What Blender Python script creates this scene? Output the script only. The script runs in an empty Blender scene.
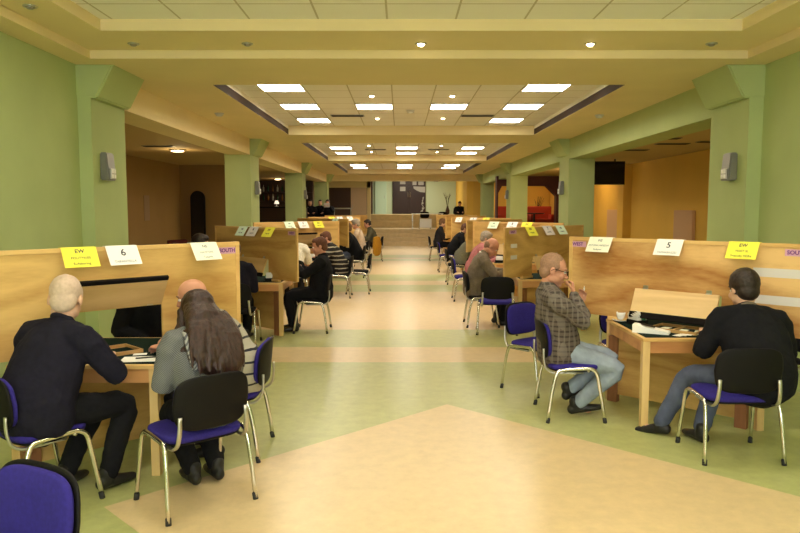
import bpy, bmesh, math, random
from mathutils import Vector as V, Matrix as M4
random.seed(7)
SC = bpy.context.scene
COL = SC.collection
R = math.radians
CT = 3.42      # tile ceiling
CS = 3.24      # soffit
XC = 0.19

# ------------------------------------------------------------------ materials
MATS = {}
def lin(c):
    return tuple((x/12.92 if x <= .04045 else ((x+.055)/1.055)**2.4) for x in c)
def mat(name, col, rough=.6, metal=0., noise=0., nscale=8., bump=0., spec=.4, emit=None, estr=0., nstretch=(1,1,1), coat=0.):
    if name in MATS: return MATS[name]
    m = bpy.data.materials.new(name); m.use_nodes = True
    nt = m.node_tree; b = nt.nodes['Principled BSDF']
    b.inputs['Base Color'].default_value = (*col, 1)
    b.inputs['Roughness'].default_value = rough
    b.inputs['Metallic'].default_value = metal
    b.inputs['Specular IOR Level'].default_value = spec
    if coat: b.inputs['Coat Weight'].default_value = coat
    if emit:
        b.inputs['Emission Color'].default_value = (*emit, 1)
        b.inputs['Emission Strength'].default_value = estr
    if noise or bump:
        tc = nt.nodes.new('ShaderNodeTexCoord'); mp = nt.nodes.new('ShaderNodeMapping')
        mp.inputs['Scale'].default_value = nstretch
        nt.links.new(tc.outputs['Object'], mp.inputs['Vector'])
        n = nt.nodes.new('ShaderNodeTexNoise'); n.inputs['Scale'].default_value = nscale; n.inputs['Detail'].default_value = 5
        nt.links.new(mp.outputs['Vector'], n.inputs['Vector'])
        if noise:
            r = nt.nodes.new('ShaderNodeValToRGB')
            lo = tuple(max(0, c*(1-noise)) for c in col); hi = tuple(min(1, c*(1+noise)) for c in col)
            r.color_ramp.elements[0].position = .3; r.color_ramp.elements[1].position = .7
            r.color_ramp.elements[0].color = (*lo, 1); r.color_ramp.elements[1].color = (*hi, 1)
            nt.links.new(n.outputs['Fac'], r.inputs['Fac']); nt.links.new(r.outputs['Color'], b.inputs['Base Color'])
        if bump:
            bp = nt.nodes.new('ShaderNodeBump'); bp.inputs['Strength'].default_value = bump; bp.inputs['Distance'].default_value = .01
            nt.links.new(n.outputs['Fac'], bp.inputs['Height']); nt.links.new(bp.outputs['Normal'], b.inputs['Normal'])
    MATS[name] = m
    return m

def wood(name, c1, c2, scale=1.0, stretch=(1, 6, 6), rough=.45, dist=3.0, contrast=(.25, .75)):
    m = bpy.data.materials.new(name); m.use_nodes = True; MATS[name] = m
    nt = m.node_tree; b = nt.nodes['Principled BSDF']; b.inputs['Roughness'].default_value = rough
    tc = nt.nodes.new('ShaderNodeTexCoord'); oi = nt.nodes.new('ShaderNodeObjectInfo')
    add = nt.nodes.new('ShaderNodeVectorMath'); add.operation = 'ADD'
    sc = nt.nodes.new('ShaderNodeVectorMath'); sc.operation = 'SCALE'; sc.inputs[0].default_value = (7.3, 3.1, 5.7)
    nt.links.new(oi.outputs['Random'], sc.inputs['Scale'])
    nt.links.new(tc.outputs['Object'], add.inputs[0]); nt.links.new(sc.outputs[0], add.inputs[1])
    mp = nt.nodes.new('ShaderNodeMapping'); mp.inputs['Scale'].default_value = stretch
    nt.links.new(add.outputs[0], mp.inputs['Vector'])
    n = nt.nodes.new('ShaderNodeTexNoise'); n.inputs['Scale'].default_value = .55*scale; n.inputs['Detail'].default_value = 2.5; n.inputs['Distortion'].default_value = .6
    nt.links.new(mp.outputs['Vector'], n.inputs['Vector'])
    mul = nt.nodes.new('ShaderNodeMath'); mul.operation = 'MULTIPLY'; mul.inputs[1].default_value = dist*3
    nt.links.new(n.outputs['Fac'], mul.inputs[0])
    fr = nt.nodes.new('ShaderNodeMath'); fr.operation = 'PINGPONG'; fr.inputs[1].default_value = 1
    nt.links.new(mul.outputs[0], fr.inputs[0])
    n2 = nt.nodes.new('ShaderNodeTexNoise'); n2.inputs['Scale'].default_value = 14*scale; n2.inputs['Detail'].default_value = 4
    nt.links.new(mp.outputs['Vector'], n2.inputs['Vector'])
    mx = nt.nodes.new('ShaderNodeMath'); mx.operation = 'MULTIPLY_ADD'; mx.inputs[1].default_value = .35
    nt.links.new(n2.outputs['Fac'], mx.inputs[0]); 
    m2 = nt.nodes.new('ShaderNodeMath'); m2.operation = 'MULTIPLY'; m2.inputs[1].default_value = .65
    nt.links.new(fr.outputs[0], m2.inputs[0]); nt.links.new(m2.outputs[0], mx.inputs[2])
    r = nt.nodes.new('ShaderNodeValToRGB')
    r.color_ramp.elements[0].position = contrast[0]; r.color_ramp.elements[1].position = contrast[1]
    r.color_ramp.elements[0].color = (*c1, 1); r.color_ramp.elements[1].color = (*c2, 1)
    nt.links.new(mx.outputs[0], r.inputs['Fac']); nt.links.new(r.outputs['Color'], b.inputs['Base Color'])
    return m

def nodemath(nt, op, a, b=None):
    n = nt.nodes.new('ShaderNodeMath'); n.operation = op
    for i, v in enumerate((a, b)):
        if v is None: continue
        if isinstance(v, (int, float)): n.inputs[i].default_value = v
        else: nt.links.new(v, n.inputs[i])
    return n.outputs[0]

def floor_material():
    m = bpy.data.materials.new('linoleum_floor'); m.use_nodes = True
    nt = m.node_tree; b = nt.nodes['Principled BSDF']
    tc = nt.nodes.new('ShaderNodeTexCoord'); sp = nt.nodes.new('ShaderNodeSeparateXYZ')
    nt.links.new(tc.outputs['Object'], sp.inputs[0]); x, y = sp.outputs[0], sp.outputs[1]
    ax = nodemath(nt, 'ABSOLUTE', nodemath(nt, 'SUBTRACT', x, .42)); ay = nodemath(nt, 'ABSOLUTE', nodemath(nt, 'SUBTRACT', y, 3.98))
    mask = nodemath(nt, 'LESS_THAN', nodemath(nt, 'ADD', ax, ay), 2.16)
    inx = nodemath(nt, 'LESS_THAN', nodemath(nt, 'ABSOLUTE', nodemath(nt, 'SUBTRACT', x, .2)), 2.35)
    for a, c in ((7.85, 8.72), (10.0, 14.6), (15.9, 16.8), (18.4, 23.2), (24.0, 24.7), (26.2, 33)):
        band = nodemath(nt, 'MULTIPLY', nodemath(nt, 'GREATER_THAN', y, a), nodemath(nt, 'LESS_THAN', y, c))
        mask = nodemath(nt, 'MAXIMUM', mask, nodemath(nt, 'MULTIPLY', band, inx))
    n = nt.nodes.new('ShaderNodeTexNoise'); n.inputs['Scale'].default_value = 9; n.inputs['Detail'].default_value = 8; n.inputs['Roughness'].default_value = .7
    nt.links.new(tc.outputs['Object'], n.inputs['Vector'])
    def ramp(c, k=.16):
        r = nt.nodes.new('ShaderNodeValToRGB')
        r.color_ramp.elements[0].position = .3; r.color_ramp.elements[1].position = .7
        r.color_ramp.elements[0].color = (*[q*(1-k) for q in c], 1); r.color_ramp.elements[1].color = (*[q*(1+k) for q in c], 1)
        nt.links.new(n.outputs['Fac'], r.inputs['Fac']); return r.outputs['Color']
    mix = nt.nodes.new('ShaderNodeMix'); mix.data_type = 'RGBA'
    nt.links.new(mask, mix.inputs['Factor'])
    nt.links.new(ramp((.44, .455, .185), .13), mix.inputs[6]); nt.links.new(ramp((.67, .51, .285), .09), mix.inputs[7])
    nt.links.new(mix.outputs[2], b.inputs['Base Color'])
    b.inputs['Roughness'].default_value = .33; b.inputs['Specular IOR Level'].default_value = .5
    return m

def tile_material():
    m = bpy.data.materials.new('ceiling_tile'); m.use_nodes = True
    nt = m.node_tree; b = nt.nodes['Principled BSDF']
    tc = nt.nodes.new('ShaderNodeTexCoord'); sp = nt.nodes.new('ShaderNodeSeparateXYZ')
    nt.links.new(tc.outputs['Object'], sp.inputs[0])
    def line(o, off):
        p = nodemath(nt, 'PINGPONG', nodemath(nt, 'ADD', o, off), .305)
        return nodemath(nt, 'LESS_THAN', p, .009)
    g = nodemath(nt, 'MAXIMUM', line(sp.outputs[0], 60.505), line(sp.outputs[1], 60.585))
    mix = nt.nodes.new('ShaderNodeMix'); mix.data_type = 'RGBA'
    nt.links.new(g, mix.inputs['Factor'])
    mix.inputs[6].default_value = (.93, .90, .84, 1); mix.inputs[7].default_value = (.60, .54, .42, 1)
    nt.links.new(mix.outputs[2], b.inputs['Base Color']); b.inputs['Roughness'].default_value = .9; b.inputs['Specular IOR Level'].default_value = .1
    return m

def stripes_material(name, base, dark, axis, freq, width, second=None, freq2=0, rough=.85, noise=.1):
    """woven stripes / checks across a garment (object coordinates)"""
    m = bpy.data.materials.new(name); m.use_nodes = True
    nt = m.node_tree; b = nt.nodes['Principled BSDF']; b.inputs['Roughness'].default_value = rough; b.inputs['Specular IOR Level'].default_value = .15
    tc = nt.nodes.new('ShaderNodeTexCoord'); sp = nt.nodes.new('ShaderNodeSeparateXYZ')
    n = nt.nodes.new('ShaderNodeTexNoise'); n.inputs['Scale'].default_value = 6
    nt.links.new(tc.outputs['Object'], n.inputs['Vector'])
    va = nt.nodes.new('ShaderNodeVectorMath'); va.operation = 'SCALE'; va.inputs['Scale'].default_value = .03
    nt.links.new(n.outputs['Color'], va.inputs[0])
    vb = nt.nodes.new('ShaderNodeVectorMath'); vb.operation = 'ADD'
    nt.links.new(tc.outputs['Object'], vb.inputs[0]); nt.links.new(va.outputs[0], vb.inputs[1]); nt.links.new(vb.outputs[0], sp.inputs[0])
    def band(o, f, w):
        return nodemath(nt, 'LESS_THAN', nodemath(nt, 'FRACT', nodemath(nt, 'MULTIPLY', nodemath(nt, 'ADD', o, 20.), f)), w)
    coord = sp.outputs[axis] if not isinstance(axis, tuple) else nodemath(nt, 'ADD', nodemath(nt, 'MULTIPLY', sp.outputs[axis[0]], axis[2]), sp.outputs[axis[1]])
    s = band(coord, freq, width)
    mix = nt.nodes.new('ShaderNodeMix'); mix.data_type = 'RGBA'; nt.links.new(s, mix.inputs['Factor'])
    mix.inputs[6].default_value = (*base, 1); mix.inputs[7].default_value = (*dark, 1)
    out = mix.outputs[2]
    if second:
        s2 = nodemath(nt, 'MAXIMUM', band(sp.outputs[0], freq2, .3), band(sp.outputs[1], freq2, .3))
        mx = nt.nodes.new('ShaderNodeMix'); mx.data_type = 'RGBA'
        nt.links.new(nodemath(nt, 'MULTIPLY', s2, .55), mx.inputs['Factor']); nt.links.new(out, mx.inputs[6]); mx.inputs[7].default_value = (*second, 1)
        out = mx.outputs[2]
    nt.links.new(out, b.inputs['Base Color']); MATS[name] = m
    return m

mat('green_wall', (.44, .52, .23), .75, noise=.05, nscale=1.5, spec=.2)
mat('cream_paint', (.83, .69, .38), .75, noise=.03, nscale=1.5, spec=.2)
mat('brown_trim', (.035, .016, .006), .8)
mat('tile_edge', (.86, .83, .74), .9)
mat('aisle_paint', (.50, .36, .17), .8)
mat('tan_wall', (.34, .205, .075), .8, noise=.05, nscale=1.2, spec=.15)
mat('yellow_wall', (.74, .46, .10), .8, noise=.04, nscale=1.2, spec=.15)
mat('amber_wall', (.80, .50, .10), .8, spec=.15)
mat('mint_wall', (.50, .58, .42), .8, spec=.2)
mat('mint_panel', (.50, .66, .52), .7)
mat('maroon', (.09, .02, .02), .6)
mat('red_fabric', (.45, .05, .02), .8)
mat('stage_step', (.60, .46, .25), .55, noise=.08)
mat('dark_door', (.028, .013, .013), .45)
mat('paper', (.86, .85, .80), .7)
mat('paper_yellow', (.86, .80, .07), .7)
mat('paper_green', (.70, .86, .66), .7)
mat('paper_pale', (.85, .86, .70), .7)
mat('grey_paper', (.66, .62, .58), .7)
mat('ink', (.03, .03, .05), .7)
mat('ink_grey', (.20, .21, .21), .7)
mat('label_pink', (.62, .34, .46), .7)
mat('ink_purple', (.12, .02, .20), .7)
mat('chrome', (.72, .70, .64), .18, 1.)
mat('steel', (.55, .54, .50), .35, 1.)
mat('grey_metal', (.24, .235, .21), .4, .4)
mat('light_grey', (.62, .62, .58), .5)
mat('blue_fabric', (.030, .021, .205), .85, noise=.12, nscale=60, spec=.2)
mat('black_plastic', (.006, .005, .005), .55, spec=.18)
mat('black_fabric', (.012, .012, .014), .9, noise=.2, nscale=60, spec=.1)
mat('felt', (.010, .022, .018), .95, spec=.05)
mat('black_felt', (.012, .010, .010), .95, spec=.05)
mat('white_china', (.85, .83, .78), .25)
mat('coffee', (.05, .02, .01), .3)
mat('screen_glass', (.01, .01, .012), .15)
mat('rubber', (.03, .03, .03), .8)
mat('green_card', (.05, .30, .12), .6)
mat('terracotta', (.35, .15, .06), .8)
mat('twig', (.05, .04, .015), .9)
mat('glass_green', (.02, .07, .03), .1)
mat('glass_amber', (.20, .08, .01), .1)
mat('glass_clear', (.5, .5, .45), .1)
mat('dark_wood', (.05, .022, .012), .45)
mat('redwood', (.30, .125, .055), .5, noise=.15, nscale=4, nstretch=(6, 6, 1))
mat('lamp_panel', (.9, .9, .9), .5, emit=(1, .90, .73), estr=24.)
mat('daylight', (.8, .8, .8), .5, emit=(.88, .92, 1.), estr=7.0)
mat('halogen_lit', (.9, .9, .9), .5, emit=(1, .80, .48), estr=30.)
mat('halogen_off', (.35, .33, .28), .3, .6)
mat('warm_lamp', (.9, .9, .9), .5, emit=(1, .72, .35), estr=14.)
wood('plywood_flame', (.38, .155, .035), (.78, .50, .20), .9, (.8, 3.4, 3.4), .42, 2.6, (.12, .72))
wood('plywood', (.47, .245, .065), (.73, .48, .165), 1.0, (1, 5, 5), .42, 2.2, (.12, .80))
wood('pale_wood', (.60, .38, .15), (.74, .51, .23), 1.0, (1, 6, 6), .42, 2.2, (.1, .7))
wood('rail_wood', (.62, .36, .11), (.74, .48, .18), 1.2, (1, 8, 8), .4, 2, (.1, .7))
wood('leg_wood', (.60, .38, .14), (.72, .50, .21), 1.2, (8, 8, 1), .42, 2, (.1, .7))
wood('apron_wood', (.46, .19, .06), (.60, .29, .10), 1.2, (1, 6, 6), .4, 2, (.1, .7))
wood('tray_wood', (.33, .17, .06), (.48, .28, .10), 2, (1, 6, 6), .45, 2, (.1, .7))
FLOOR = floor_material(); TILE = tile_material()

# ------------------------------------------------------------------ mesh helpers
def link(name, bm, m, parent=None, smooth=False):
    me = bpy.data.meshes.new(name); bm.normal_update(); bm.to_mesh(me); bm.free()
    o = bpy.data.objects.new(name, me); COL.objects.link(o)
    ms = m if isinstance(m, (list, tuple)) else [m]
    for q in ms: me.materials.append(MATS[q] if isinstance(q, str) else q)
    if smooth: me.polygons.foreach_set('use_smooth', [True]*len(me.polygons))
    if parent: o.parent = parent
    return o
def tag(o, label, cat, group=None, kind=None):
    o['label'] = label; o['category'] = cat
    if group: o['group'] = group
    if kind: o['kind'] = kind
    return o
def thing(name, label, cat, loc=(0, 0, 0), rz=0., group=None):
    o = bpy.data.objects.new(name, None); COL.objects.link(o); o.empty_display_size = .1
    o.location = loc; o.rotation_euler = (0, 0, rz)
    return tag(o, label, cat, group)
def struct(name, bm, m, parent=None):
    o = link(name, bm, m, parent)
    if not parent: o['kind'] = 'structure'
    return o
def dup(root, loc, rz, label, group=None, mats=None):
    def cp(o, parent):
        c = o.copy(); COL.objects.link(c); c.parent = parent
        for ch in [q for q in o.children]: cp(ch, c)
        return c
    r = cp(root, None); r.location = loc; r.rotation_euler = (0, 0, rz); r['label'] = label
    if group: r['group'] = group
    return r
def box(bm, x0, x1, y0, y1, z0, z1, bev=0., mtx=None, mi=0):
    vs = [bm.verts.new((x, y, z)) for z in (z0, z1) for y in (y0, y1) for x in (x0, x1)]
    fs = [(0, 2, 3, 1), (4, 5, 7, 6), (0, 1, 5, 4), (2, 6, 7, 3), (0, 4, 6, 2), (1, 3, 7, 5)]
    faces = [bm.faces.new([vs[i] for i in f]) for f in fs]
    for f in faces: f.material_index = mi
    if mtx is not None: bmesh.ops.transform(bm, matrix=mtx, verts=vs)
    if bev:
        es = list({e for f in faces for e in f.edges})
        bmesh.ops.bevel(bm, geom=es, offset=bev, segments=2, affect='EDGES', profile=.7)
    return bm
def BM(): return bmesh.new()
def boxo(name, m, dims, parent=None, bev=0.):
    bm = BM(); box(bm, *dims, bev); return link(name, bm, m, parent)

def catmull(pts, n):
    if n <= 1 or len(pts) < 3: return [V(p) for p in pts], list(range(len(pts)))
    P = [V(p) for p in pts]; out = []; ts = []
    for i in range(len(P)-1):
        p0 = P[i-1] if i else P[0]*2-P[1]; p1, p2 = P[i], P[i+1]; p3 = P[i+2] if i+2 < len(P) else P[-1]*2-P[-2]
        for k in range(n):
            t = k/n
            out.append(.5*((2*p1)+(-p0+p2)*t+(2*p0-5*p1+4*p2-p3)*t*t+(-p0+3*p1-3*p2+p3)*t**3)); ts.append(i+t)
    out.append(P[-1]); ts.append(len(P)-1)
    return out, ts
def sweep(bm, pts, rad, ref=(1, 0, 0), n=14, sub=1, cap='round'):
    """elliptic tube along pts; rad: list of r or (a, b); a lies along ref"""
    rr = [(r, r) if isinstance(r, (int, float)) else r for r in rad]
    if len(rr) == 1: rr = rr*len(pts)
    P, ts = catmull(pts, sub)
    RA = []
    for t in ts:
        i = min(int(t), len(rr)-2) if len(rr) > 1 else 0; u = t-i
        RA.append(tuple(rr[i][k]*(1-u)+rr[i+1][k]*u for k in (0, 1)) if len(rr) > 1 else rr[0])
    N = len(P); T = []
    for i in range(N):
        d = (P[min(i+1, N-1)]-P[max(i-1, 0)]); T.append(d.normalized() if d.length > 1e-9 else V((0, 0, 1)))
    stations = []
    if cap == 'round':
        a, b = RA[0]; q = min(a, b)
        for th in (75, 50, 25): stations.append((P[0]-T[0]*q*math.sin(R(th)), T[0], a*math.cos(R(th)), b*math.cos(R(th))))
    for i in range(N): stations.append((P[i], T[i], *RA[i]))
    if cap == 'round':
        a, b = RA[-1]; q = min(a, b)
        for th in (25, 50, 75): stations.append((P[-1]+T[-1]*q*math.sin(R(th)), T[-1], a*math.cos(R(th)), b*math.cos(R(th))))
    rings = []; side = None
    for c, t, a, b in stations:
        s0 = V(ref) if side is None else side
        s = s0-t*s0.dot(t)
        if s.length < 1e-3: s = t.orthogonal()
        s.normalize(); side = s if side is not None else s
        side = s; w = t.cross(s)
        rings.append([bm.verts.new(c+s*a*math.cos(2*math.pi*k/n)+w*b*math.sin(2*math.pi*k/n)) for k in range(n)])
    for A, B in zip(rings, rings[1:]):
        for k in range(n): bm.faces.new((A[k], A[(k+1) % n], B[(k+1) % n], B[k]))
    bm.faces.new(list(reversed(rings[0]))); bm.faces.new(rings[-1])
def ell(bm, c, r, mtx=None, seg=20, ring=12):
    m = M4.Translation(V(c)) @ M4.Diagonal((*r, 1))
    if mtx is not None: m = mtx @ m
    bmesh.ops.create_uvsphere(bm, u_segments=seg, v_segments=ring, radius=1, matrix=m)
def cyl(bm, c0, c1, r0, r1=None, n=16):
    r1 = r0 if r1 is None else r1
    sweep(bm, [c0, c1], [r0, r1], n=n, cap='flat')
def lathe(bm, prof, n=20, c=(0, 0, 0)):
    rings = [[bm.verts.new((c[0]+r*math.cos(2*math.pi*k/n), c[1]+r*math.sin(2*math.pi*k/n), c[2]+z)) for k in range(n)] for r, z in prof]
    for A, B in zip(rings, rings[1:]):
        for k in range(n): bm.faces.new((A[k], A[(k+1) % n], B[(k+1) % n], B[k]))
    bm.faces.new(list(reversed(rings[0]))); bm.faces.new(rings[-1])
def remesh(bm, voxel, it=4, disp=0., dscale=.12, dseed=0):
    me = bpy.data.meshes.new('tmp'); bm.to_mesh(me); bm.free()
    o = bpy.data.objects.new('tmp', me); COL.objects.link(o)
    m = o.modifiers.new('r', 'REMESH'); m.mode = 'VOXEL'; m.voxel_size = voxel
    s = o.modifiers.new('s', 'SMOOTH'); s.factor = .5; s.iterations = it
    if disp:
        t = bpy.data.textures.new('cl', 'CLOUDS'); t.noise_scale = dscale; t.noise_depth = 2
        d = o.modifiers.new('d', 'DISPLACE'); d.texture = t; d.strength = disp; d.mid_level = .5; d.texture_coords = 'LOCAL'
        s2 = o.modifiers.new('s2', 'SMOOTH'); s2.factor = .5; s2.iterations = 2
    dg = bpy.context.evaluated_depsgraph_get(); dg.update()
    out = bpy.data.meshes.new_from_object(o.evaluated_get(dg))
    bpy.data.objects.remove(o); bpy.data.meshes.remove(me)
    return out
def linkmesh(name, me, m, parent=None):
    me.name = name; me.materials.clear(); me.materials.append(MATS[m] if isinstance(m, str) else m)
    me.polygons.foreach_set('use_smooth', [True]*len(me.polygons))
    o = bpy.data.objects.new(name, me); COL.objects.link(o)
    if parent: o.parent = parent
    return o
def text_obj(name, body, size, m, parent, mtx, align='CENTER', space=1.0, bold=0.):
    cu = bpy.data.curves.new('t', 'FONT'); cu.body = body; cu.size = size; cu.align_x = align; cu.align_y = 'CENTER'
    cu.extrude = .0004; cu.space_line = space; cu.offset = bold; cu.resolution_u = 3
    o = bpy.data.objects.new('t', cu); COL.objects.link(o)
    dg = bpy.context.evaluated_depsgraph_get(); dg.update()
    me = bpy.data.meshes.new_from_object(o.evaluated_get(dg)); bpy.data.objects.remove(o)
    me.materials.clear(); me.materials.append(MATS[m]); me.name = name
    q = bpy.data.objects.new(name, me); COL.objects.link(q); q.parent = parent; q.matrix_local = mtx
    return q

# ------------------------------------------------------------------ room shell
WL, WR = XC-3.57, XC+3.62           # hall walls (x)
CL, CR = -3.24, 3.66                # inner faces of the columns
AL, AR = -6.1, 6.25                 # outer aisle walls
YC = (7.45, 15.3, 23.3, 31.2); CD = .9
bm = BM(); box(bm, -9, 9, -4, 33, -.1, 0); struct('floor', bm, FLOOR)
bm = BM(); box(bm, WL-.2, WL, -4, 7.5, 0, CS); struct('wall_left', bm, 'green_wall')
bm = BM(); box(bm, WR, WR+.2, -4, 7.5, 0, CS); struct('wall_right', bm, 'green_wall')
bm = BM(); box(bm, WL-.2, WR+.2, -4.2, -4, 0, CT); struct('wall_back', bm, 'green_wall')
for i, x in enumerate((-1.9, .19, 2.28)):     # windows in the wall behind the camera
    bm = BM()
    for d in ((-.95, .95, 1.0, 1.07), (-.95, .95, 2.93, 3.0), (-.95, -.88, 1.07, 2.93), (.88, .95, 1.07, 2.93), (-.03, .03, 1.07, 2.93)): box(bm, x+d[0], x+d[1], -4.0, -3.93, d[2], d[3])
    w_ = struct('window_%d' % (i+1), bm, 'light_grey')
    bm = BM(); box(bm, x-.88, x+.88, -3.98, -3.97, 1.07, 2.93); link('pane', bm, 'daylight', w_)
# aisle walls
bm = BM(); box(bm, AL-.2, AL, 7.3, 32, 0, 3); box(bm, AL, WL-.2, 7.4, 7.6, 0, 3); struct('wall_aisle_left', bm, 'tan_wall')
bm = BM(); box(bm, AL, -4.55, 19.5, 19.7, 0, 3); struct('wall_aisle_end_left', bm, 'tan_wall')
bm = BM(); box(bm, AR, AR+.2, 7.3, 32, 0, 3); box(bm, WR+.2, AR, 7.4, 7.6, 0, 3); struct('wall_aisle_right', bm, 'yellow_wall')
bm = BM(); box(bm, AR-.22, AR, 19.0, 19.5, 0, 3); struct('pilaster', bm, 'yellow_wall')
bm = BM(); box(bm, AL-.2, CL-.02, 7.62, 32, 2.93, 3.0); struct('ceiling_aisle_left', bm, 'aisle_paint')
bm = BM(); box(bm, CR+.02, AR+.2, 7.62, 32, 2.93, 3.0); struct('ceiling_aisle_right', bm, 'aisle_paint')
# colonnades
def column(side, y):
    xi = CL if side < 0 else CR; xo = xi+side*.56
    bm = BM(); box(bm, min(xi, xo), max(xi, xo), y, y+CD, 0, CS)
    o = struct('column', bm, 'green_wall')
    bm = BM(); h = -side; q = [(xi+side*.3, 2.90), (xi+h*.07, 2.90), (xi+h*.25, CS), (xi+side*.3, CS)]
    a = [bm.verts.new((x, y-.012, z)) for x, z in q]; b = [bm.verts.new((x, y+CD, z)) for x, z in q]
    for i in range(4): bm.faces.new((a[i], a[(i+1) % 4], b[(i+1) % 4], b[i]))
    bm.faces.new(a); bm.faces.new(list(reversed(b))); bmesh.ops.recalc_face_normals(bm, faces=bm.faces)
    bmesh.ops.bevel(bm, geom=[e for e in bm.edges if abs(e.verts[0].co.z-e.verts[1].co.z) < .01 and abs(e.verts[0].co.z-2.9) < .01 or abs(e.verts[0].co.y-e.verts[1].co.y) < .01], offset=.015, segments=2, affect='EDGES')
    link('column_corbel', bm, 'green_wall')['kind'] = 'structure'
for y in YC:
    column(-1, y); column(1, y)
bm = BM(); box(bm, CL-.5, CL-.008, YC[0]+CD, 32, 2.90, CS); struct('beam_left', bm, 'cream_paint')
bm = BM(); box(bm, CR+.008, CR+.5, YC[0]+CD, 32, 2.81, CS); struct('beam_right', bm, 'green_wall')
# hall ceiling
RX0, RX1 = -2.28, 2.74
beams = [(7.15, 8.65), (14.45, 16.3), (22.3, 23.6), (30.6, 32.2)]
bm = BM()
box(bm, WL-.2, RX0, 7.15, 32.2, CS, CT+.1); box(bm, RX1, WR+.2, 7.15, 32.2, CS, CT+.1)
for a, b in beams: box(bm, RX0, RX1, a, b, CS, CT+.1)
box(bm, WL-.2, -3.1, -4, 7.15, CS, CT+.1); box(bm, 3.48, WR+.2, -4, 7.15, CS, CT+.1)
box(bm, -3.1, -2.66, -4, 7.15, CS+.08, CT+.1); box(bm, 3.04, 3.48, -4, 7.15, CS+.08, CT+.1); box(bm, -2.66, 3.04, 6.37, 7.15, CS+.08, CT+.1)
struct('ceiling', bm, 'cream_paint')
bm = BM(); box(bm, -2.66, 3.04, -4, 6.37, CT, CT+.1)
for (a, b) in ((8.65, 14.45), (16.3, 22.3), (23.6, 30.6)): box(bm, RX0, RX1, a, b, CT, CT+.1)
struct('ceiling_tiles', bm, TILE)
i = 0
for (a, b) in ((8.65, 14.45), (16.3, 22.3), (23.6, 30.6)):
    for x in (RX0, RX1):
        i += 1
        bm = BM(); box(bm, x-.006 if x > 0 else x, x if x > 0 else x+.006, a, b, CS+.004, CS+.115); struct('trim_%d' % i, bm, 'brown_trim')
        bm = BM(); box(bm, x-.006 if x > 0 else x, x if x > 0 else x+.006, a, b, CS+.115, CT); struct('trim_%d' % (i+20), bm, 'tile_edge')
# stage end
bm = BM(); box(bm, -6.3, 6.4, 32.2, 32.6, 2.98, 3.62); struct('beam_stage', bm, 'cream_paint')
bm = BM(); box(bm, -6.3, 6.4, 39, 39.2, 0, 4.2); struct('wall_stage', bm, 'mint_wall')
bm = BM(); box(bm, -6.3, 6.4, 32.3, 39.2, 3.9, 4.0); struct('ceiling_stage', bm, 'mint_wall')
bm = BM(); box(bm, 3.1, 3.4, 32.6, 39, .75, 3.9); struct('wall_stage_right', bm, 'amber_wall')
bm = BM(); box(bm, 3.4, 6.4, 32.6, 32.8, 0, 3.9); struct('wall_aisle_far_right', bm, 'yellow_wall')
bm = BM()
for k in range(4): box(bm, -6.1, 6.2, 32.3+.3*k, 39, .1875*k, .1875*(k+1))
box(bm, -6.1, 6.2, 35.4, 39, .75, 1.1); box(bm, -6.1, 6.2, 35.7, 39, 1.1, 1.42)
struct('stage_steps', bm, 'stage_step')
# dark opening with pale door left of the stage
bm = BM(); box(bm, -6.2, -1.45, 34.6, 34.8, 2.75, 3.9); box(bm, -1.62, -1.45, 34.6, 34.9, .75, 3.9); box(bm, -6.2, -4.2, 34.6, 34.8, .75, 2.75)
struct('wall_stage_left', bm, 'cream_paint')
bm = BM(); box(bm, -6.2, -1.5, 38.5, 38.7, .7, 3.9); struct('wall_stage_recess', bm, 'dark_wood')
bm = BM(); box(bm, -2.42, -1.64, 34.62, 34.7, .76, 2.75, .004); d = struct('door_2', bm, mat('pale_door', (.66, .50, .34), .6))
bm = BM(); box(bm, -2.34, -2.32, 34.58, 34.62, 1.75, 1.9); link('door_handle', bm, 'steel', d)
# main dark double door on the stage wall
bm = BM(); box(bm, -.42, 1.42, 38.93, 39.0, 1.42, 3.5); d = struct('door_1', bm, 'dark_wood')
for x0, x1 in ((-.40, .495), (.505, 1.40)):
    bm = BM(); box(bm, x0, x1, 38.88, 38.93, 1.44, 3.48, .006); l = link('door_leaf', bm, 'dark_door', d)
    bm = BM(); xx = .44 if x0 < 0 else .56; sweep(bm, [(xx, 38.83, 2.35), (xx, 38.83, 2.6)], [.015], n=8); link('door_handle', bm, 'steel', l)
bm = BM(); box(bm, -1.38, -.75, 38.9, 39.0, 1.42, 3.32, .006); d = struct('door_3', bm, 'mint_panel')
bm = BM(); sweep(bm, [(-.85, 38.87, 2.3), (-.85, 38.87, 2.42)], [.012], n=8); link('door_handle', bm, 'steel', d)
# raised terraces beside the hall
bm = BM(); box(bm, AL, -2.55, 26.6, 32.3, 0, .75); struct('floor_terrace_left', bm, 'dark_wood')
bm = BM(); box(bm, 3.45, AR, 26.2, 32.2, 0, .9); struct('floor_terrace_right', bm, 'dark_wood')
bm = BM()   # maroon portal with cut corners
q = [(3.66, 2.3), (3.80, 2.57), (5.45, 2.57), (5.83, 2.2), (5.83, .9), (AR, .9), (AR, 2.93), (3.60, 2.93), (3.60, .9), (3.66, .9)]
a = [bm.verts.new((x, 26.2, z)) for x, z in q]; b = [bm.verts.new((x, 26.6, z)) for x, z in q]
for i in range(len(q)): bm.faces.new((a[i], a[(i+1) % len(q)], b[(i+1) % len(q)], b[i]))
bm.faces.new(a); bm.faces.new(list(reversed(b))); bmesh.ops.recalc_face_normals(bm, faces=bm.faces); bmesh.ops.triangulate(bm, faces=[f for f in bm.faces if len(f.verts) > 4])
struct('wall_portal', bm, 'maroon')
bm = BM(); box(bm, 3.95, AR, 29.4, 29.6, .9, 2.93); struct('wall_alcove', bm, 'amber_wall')

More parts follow.
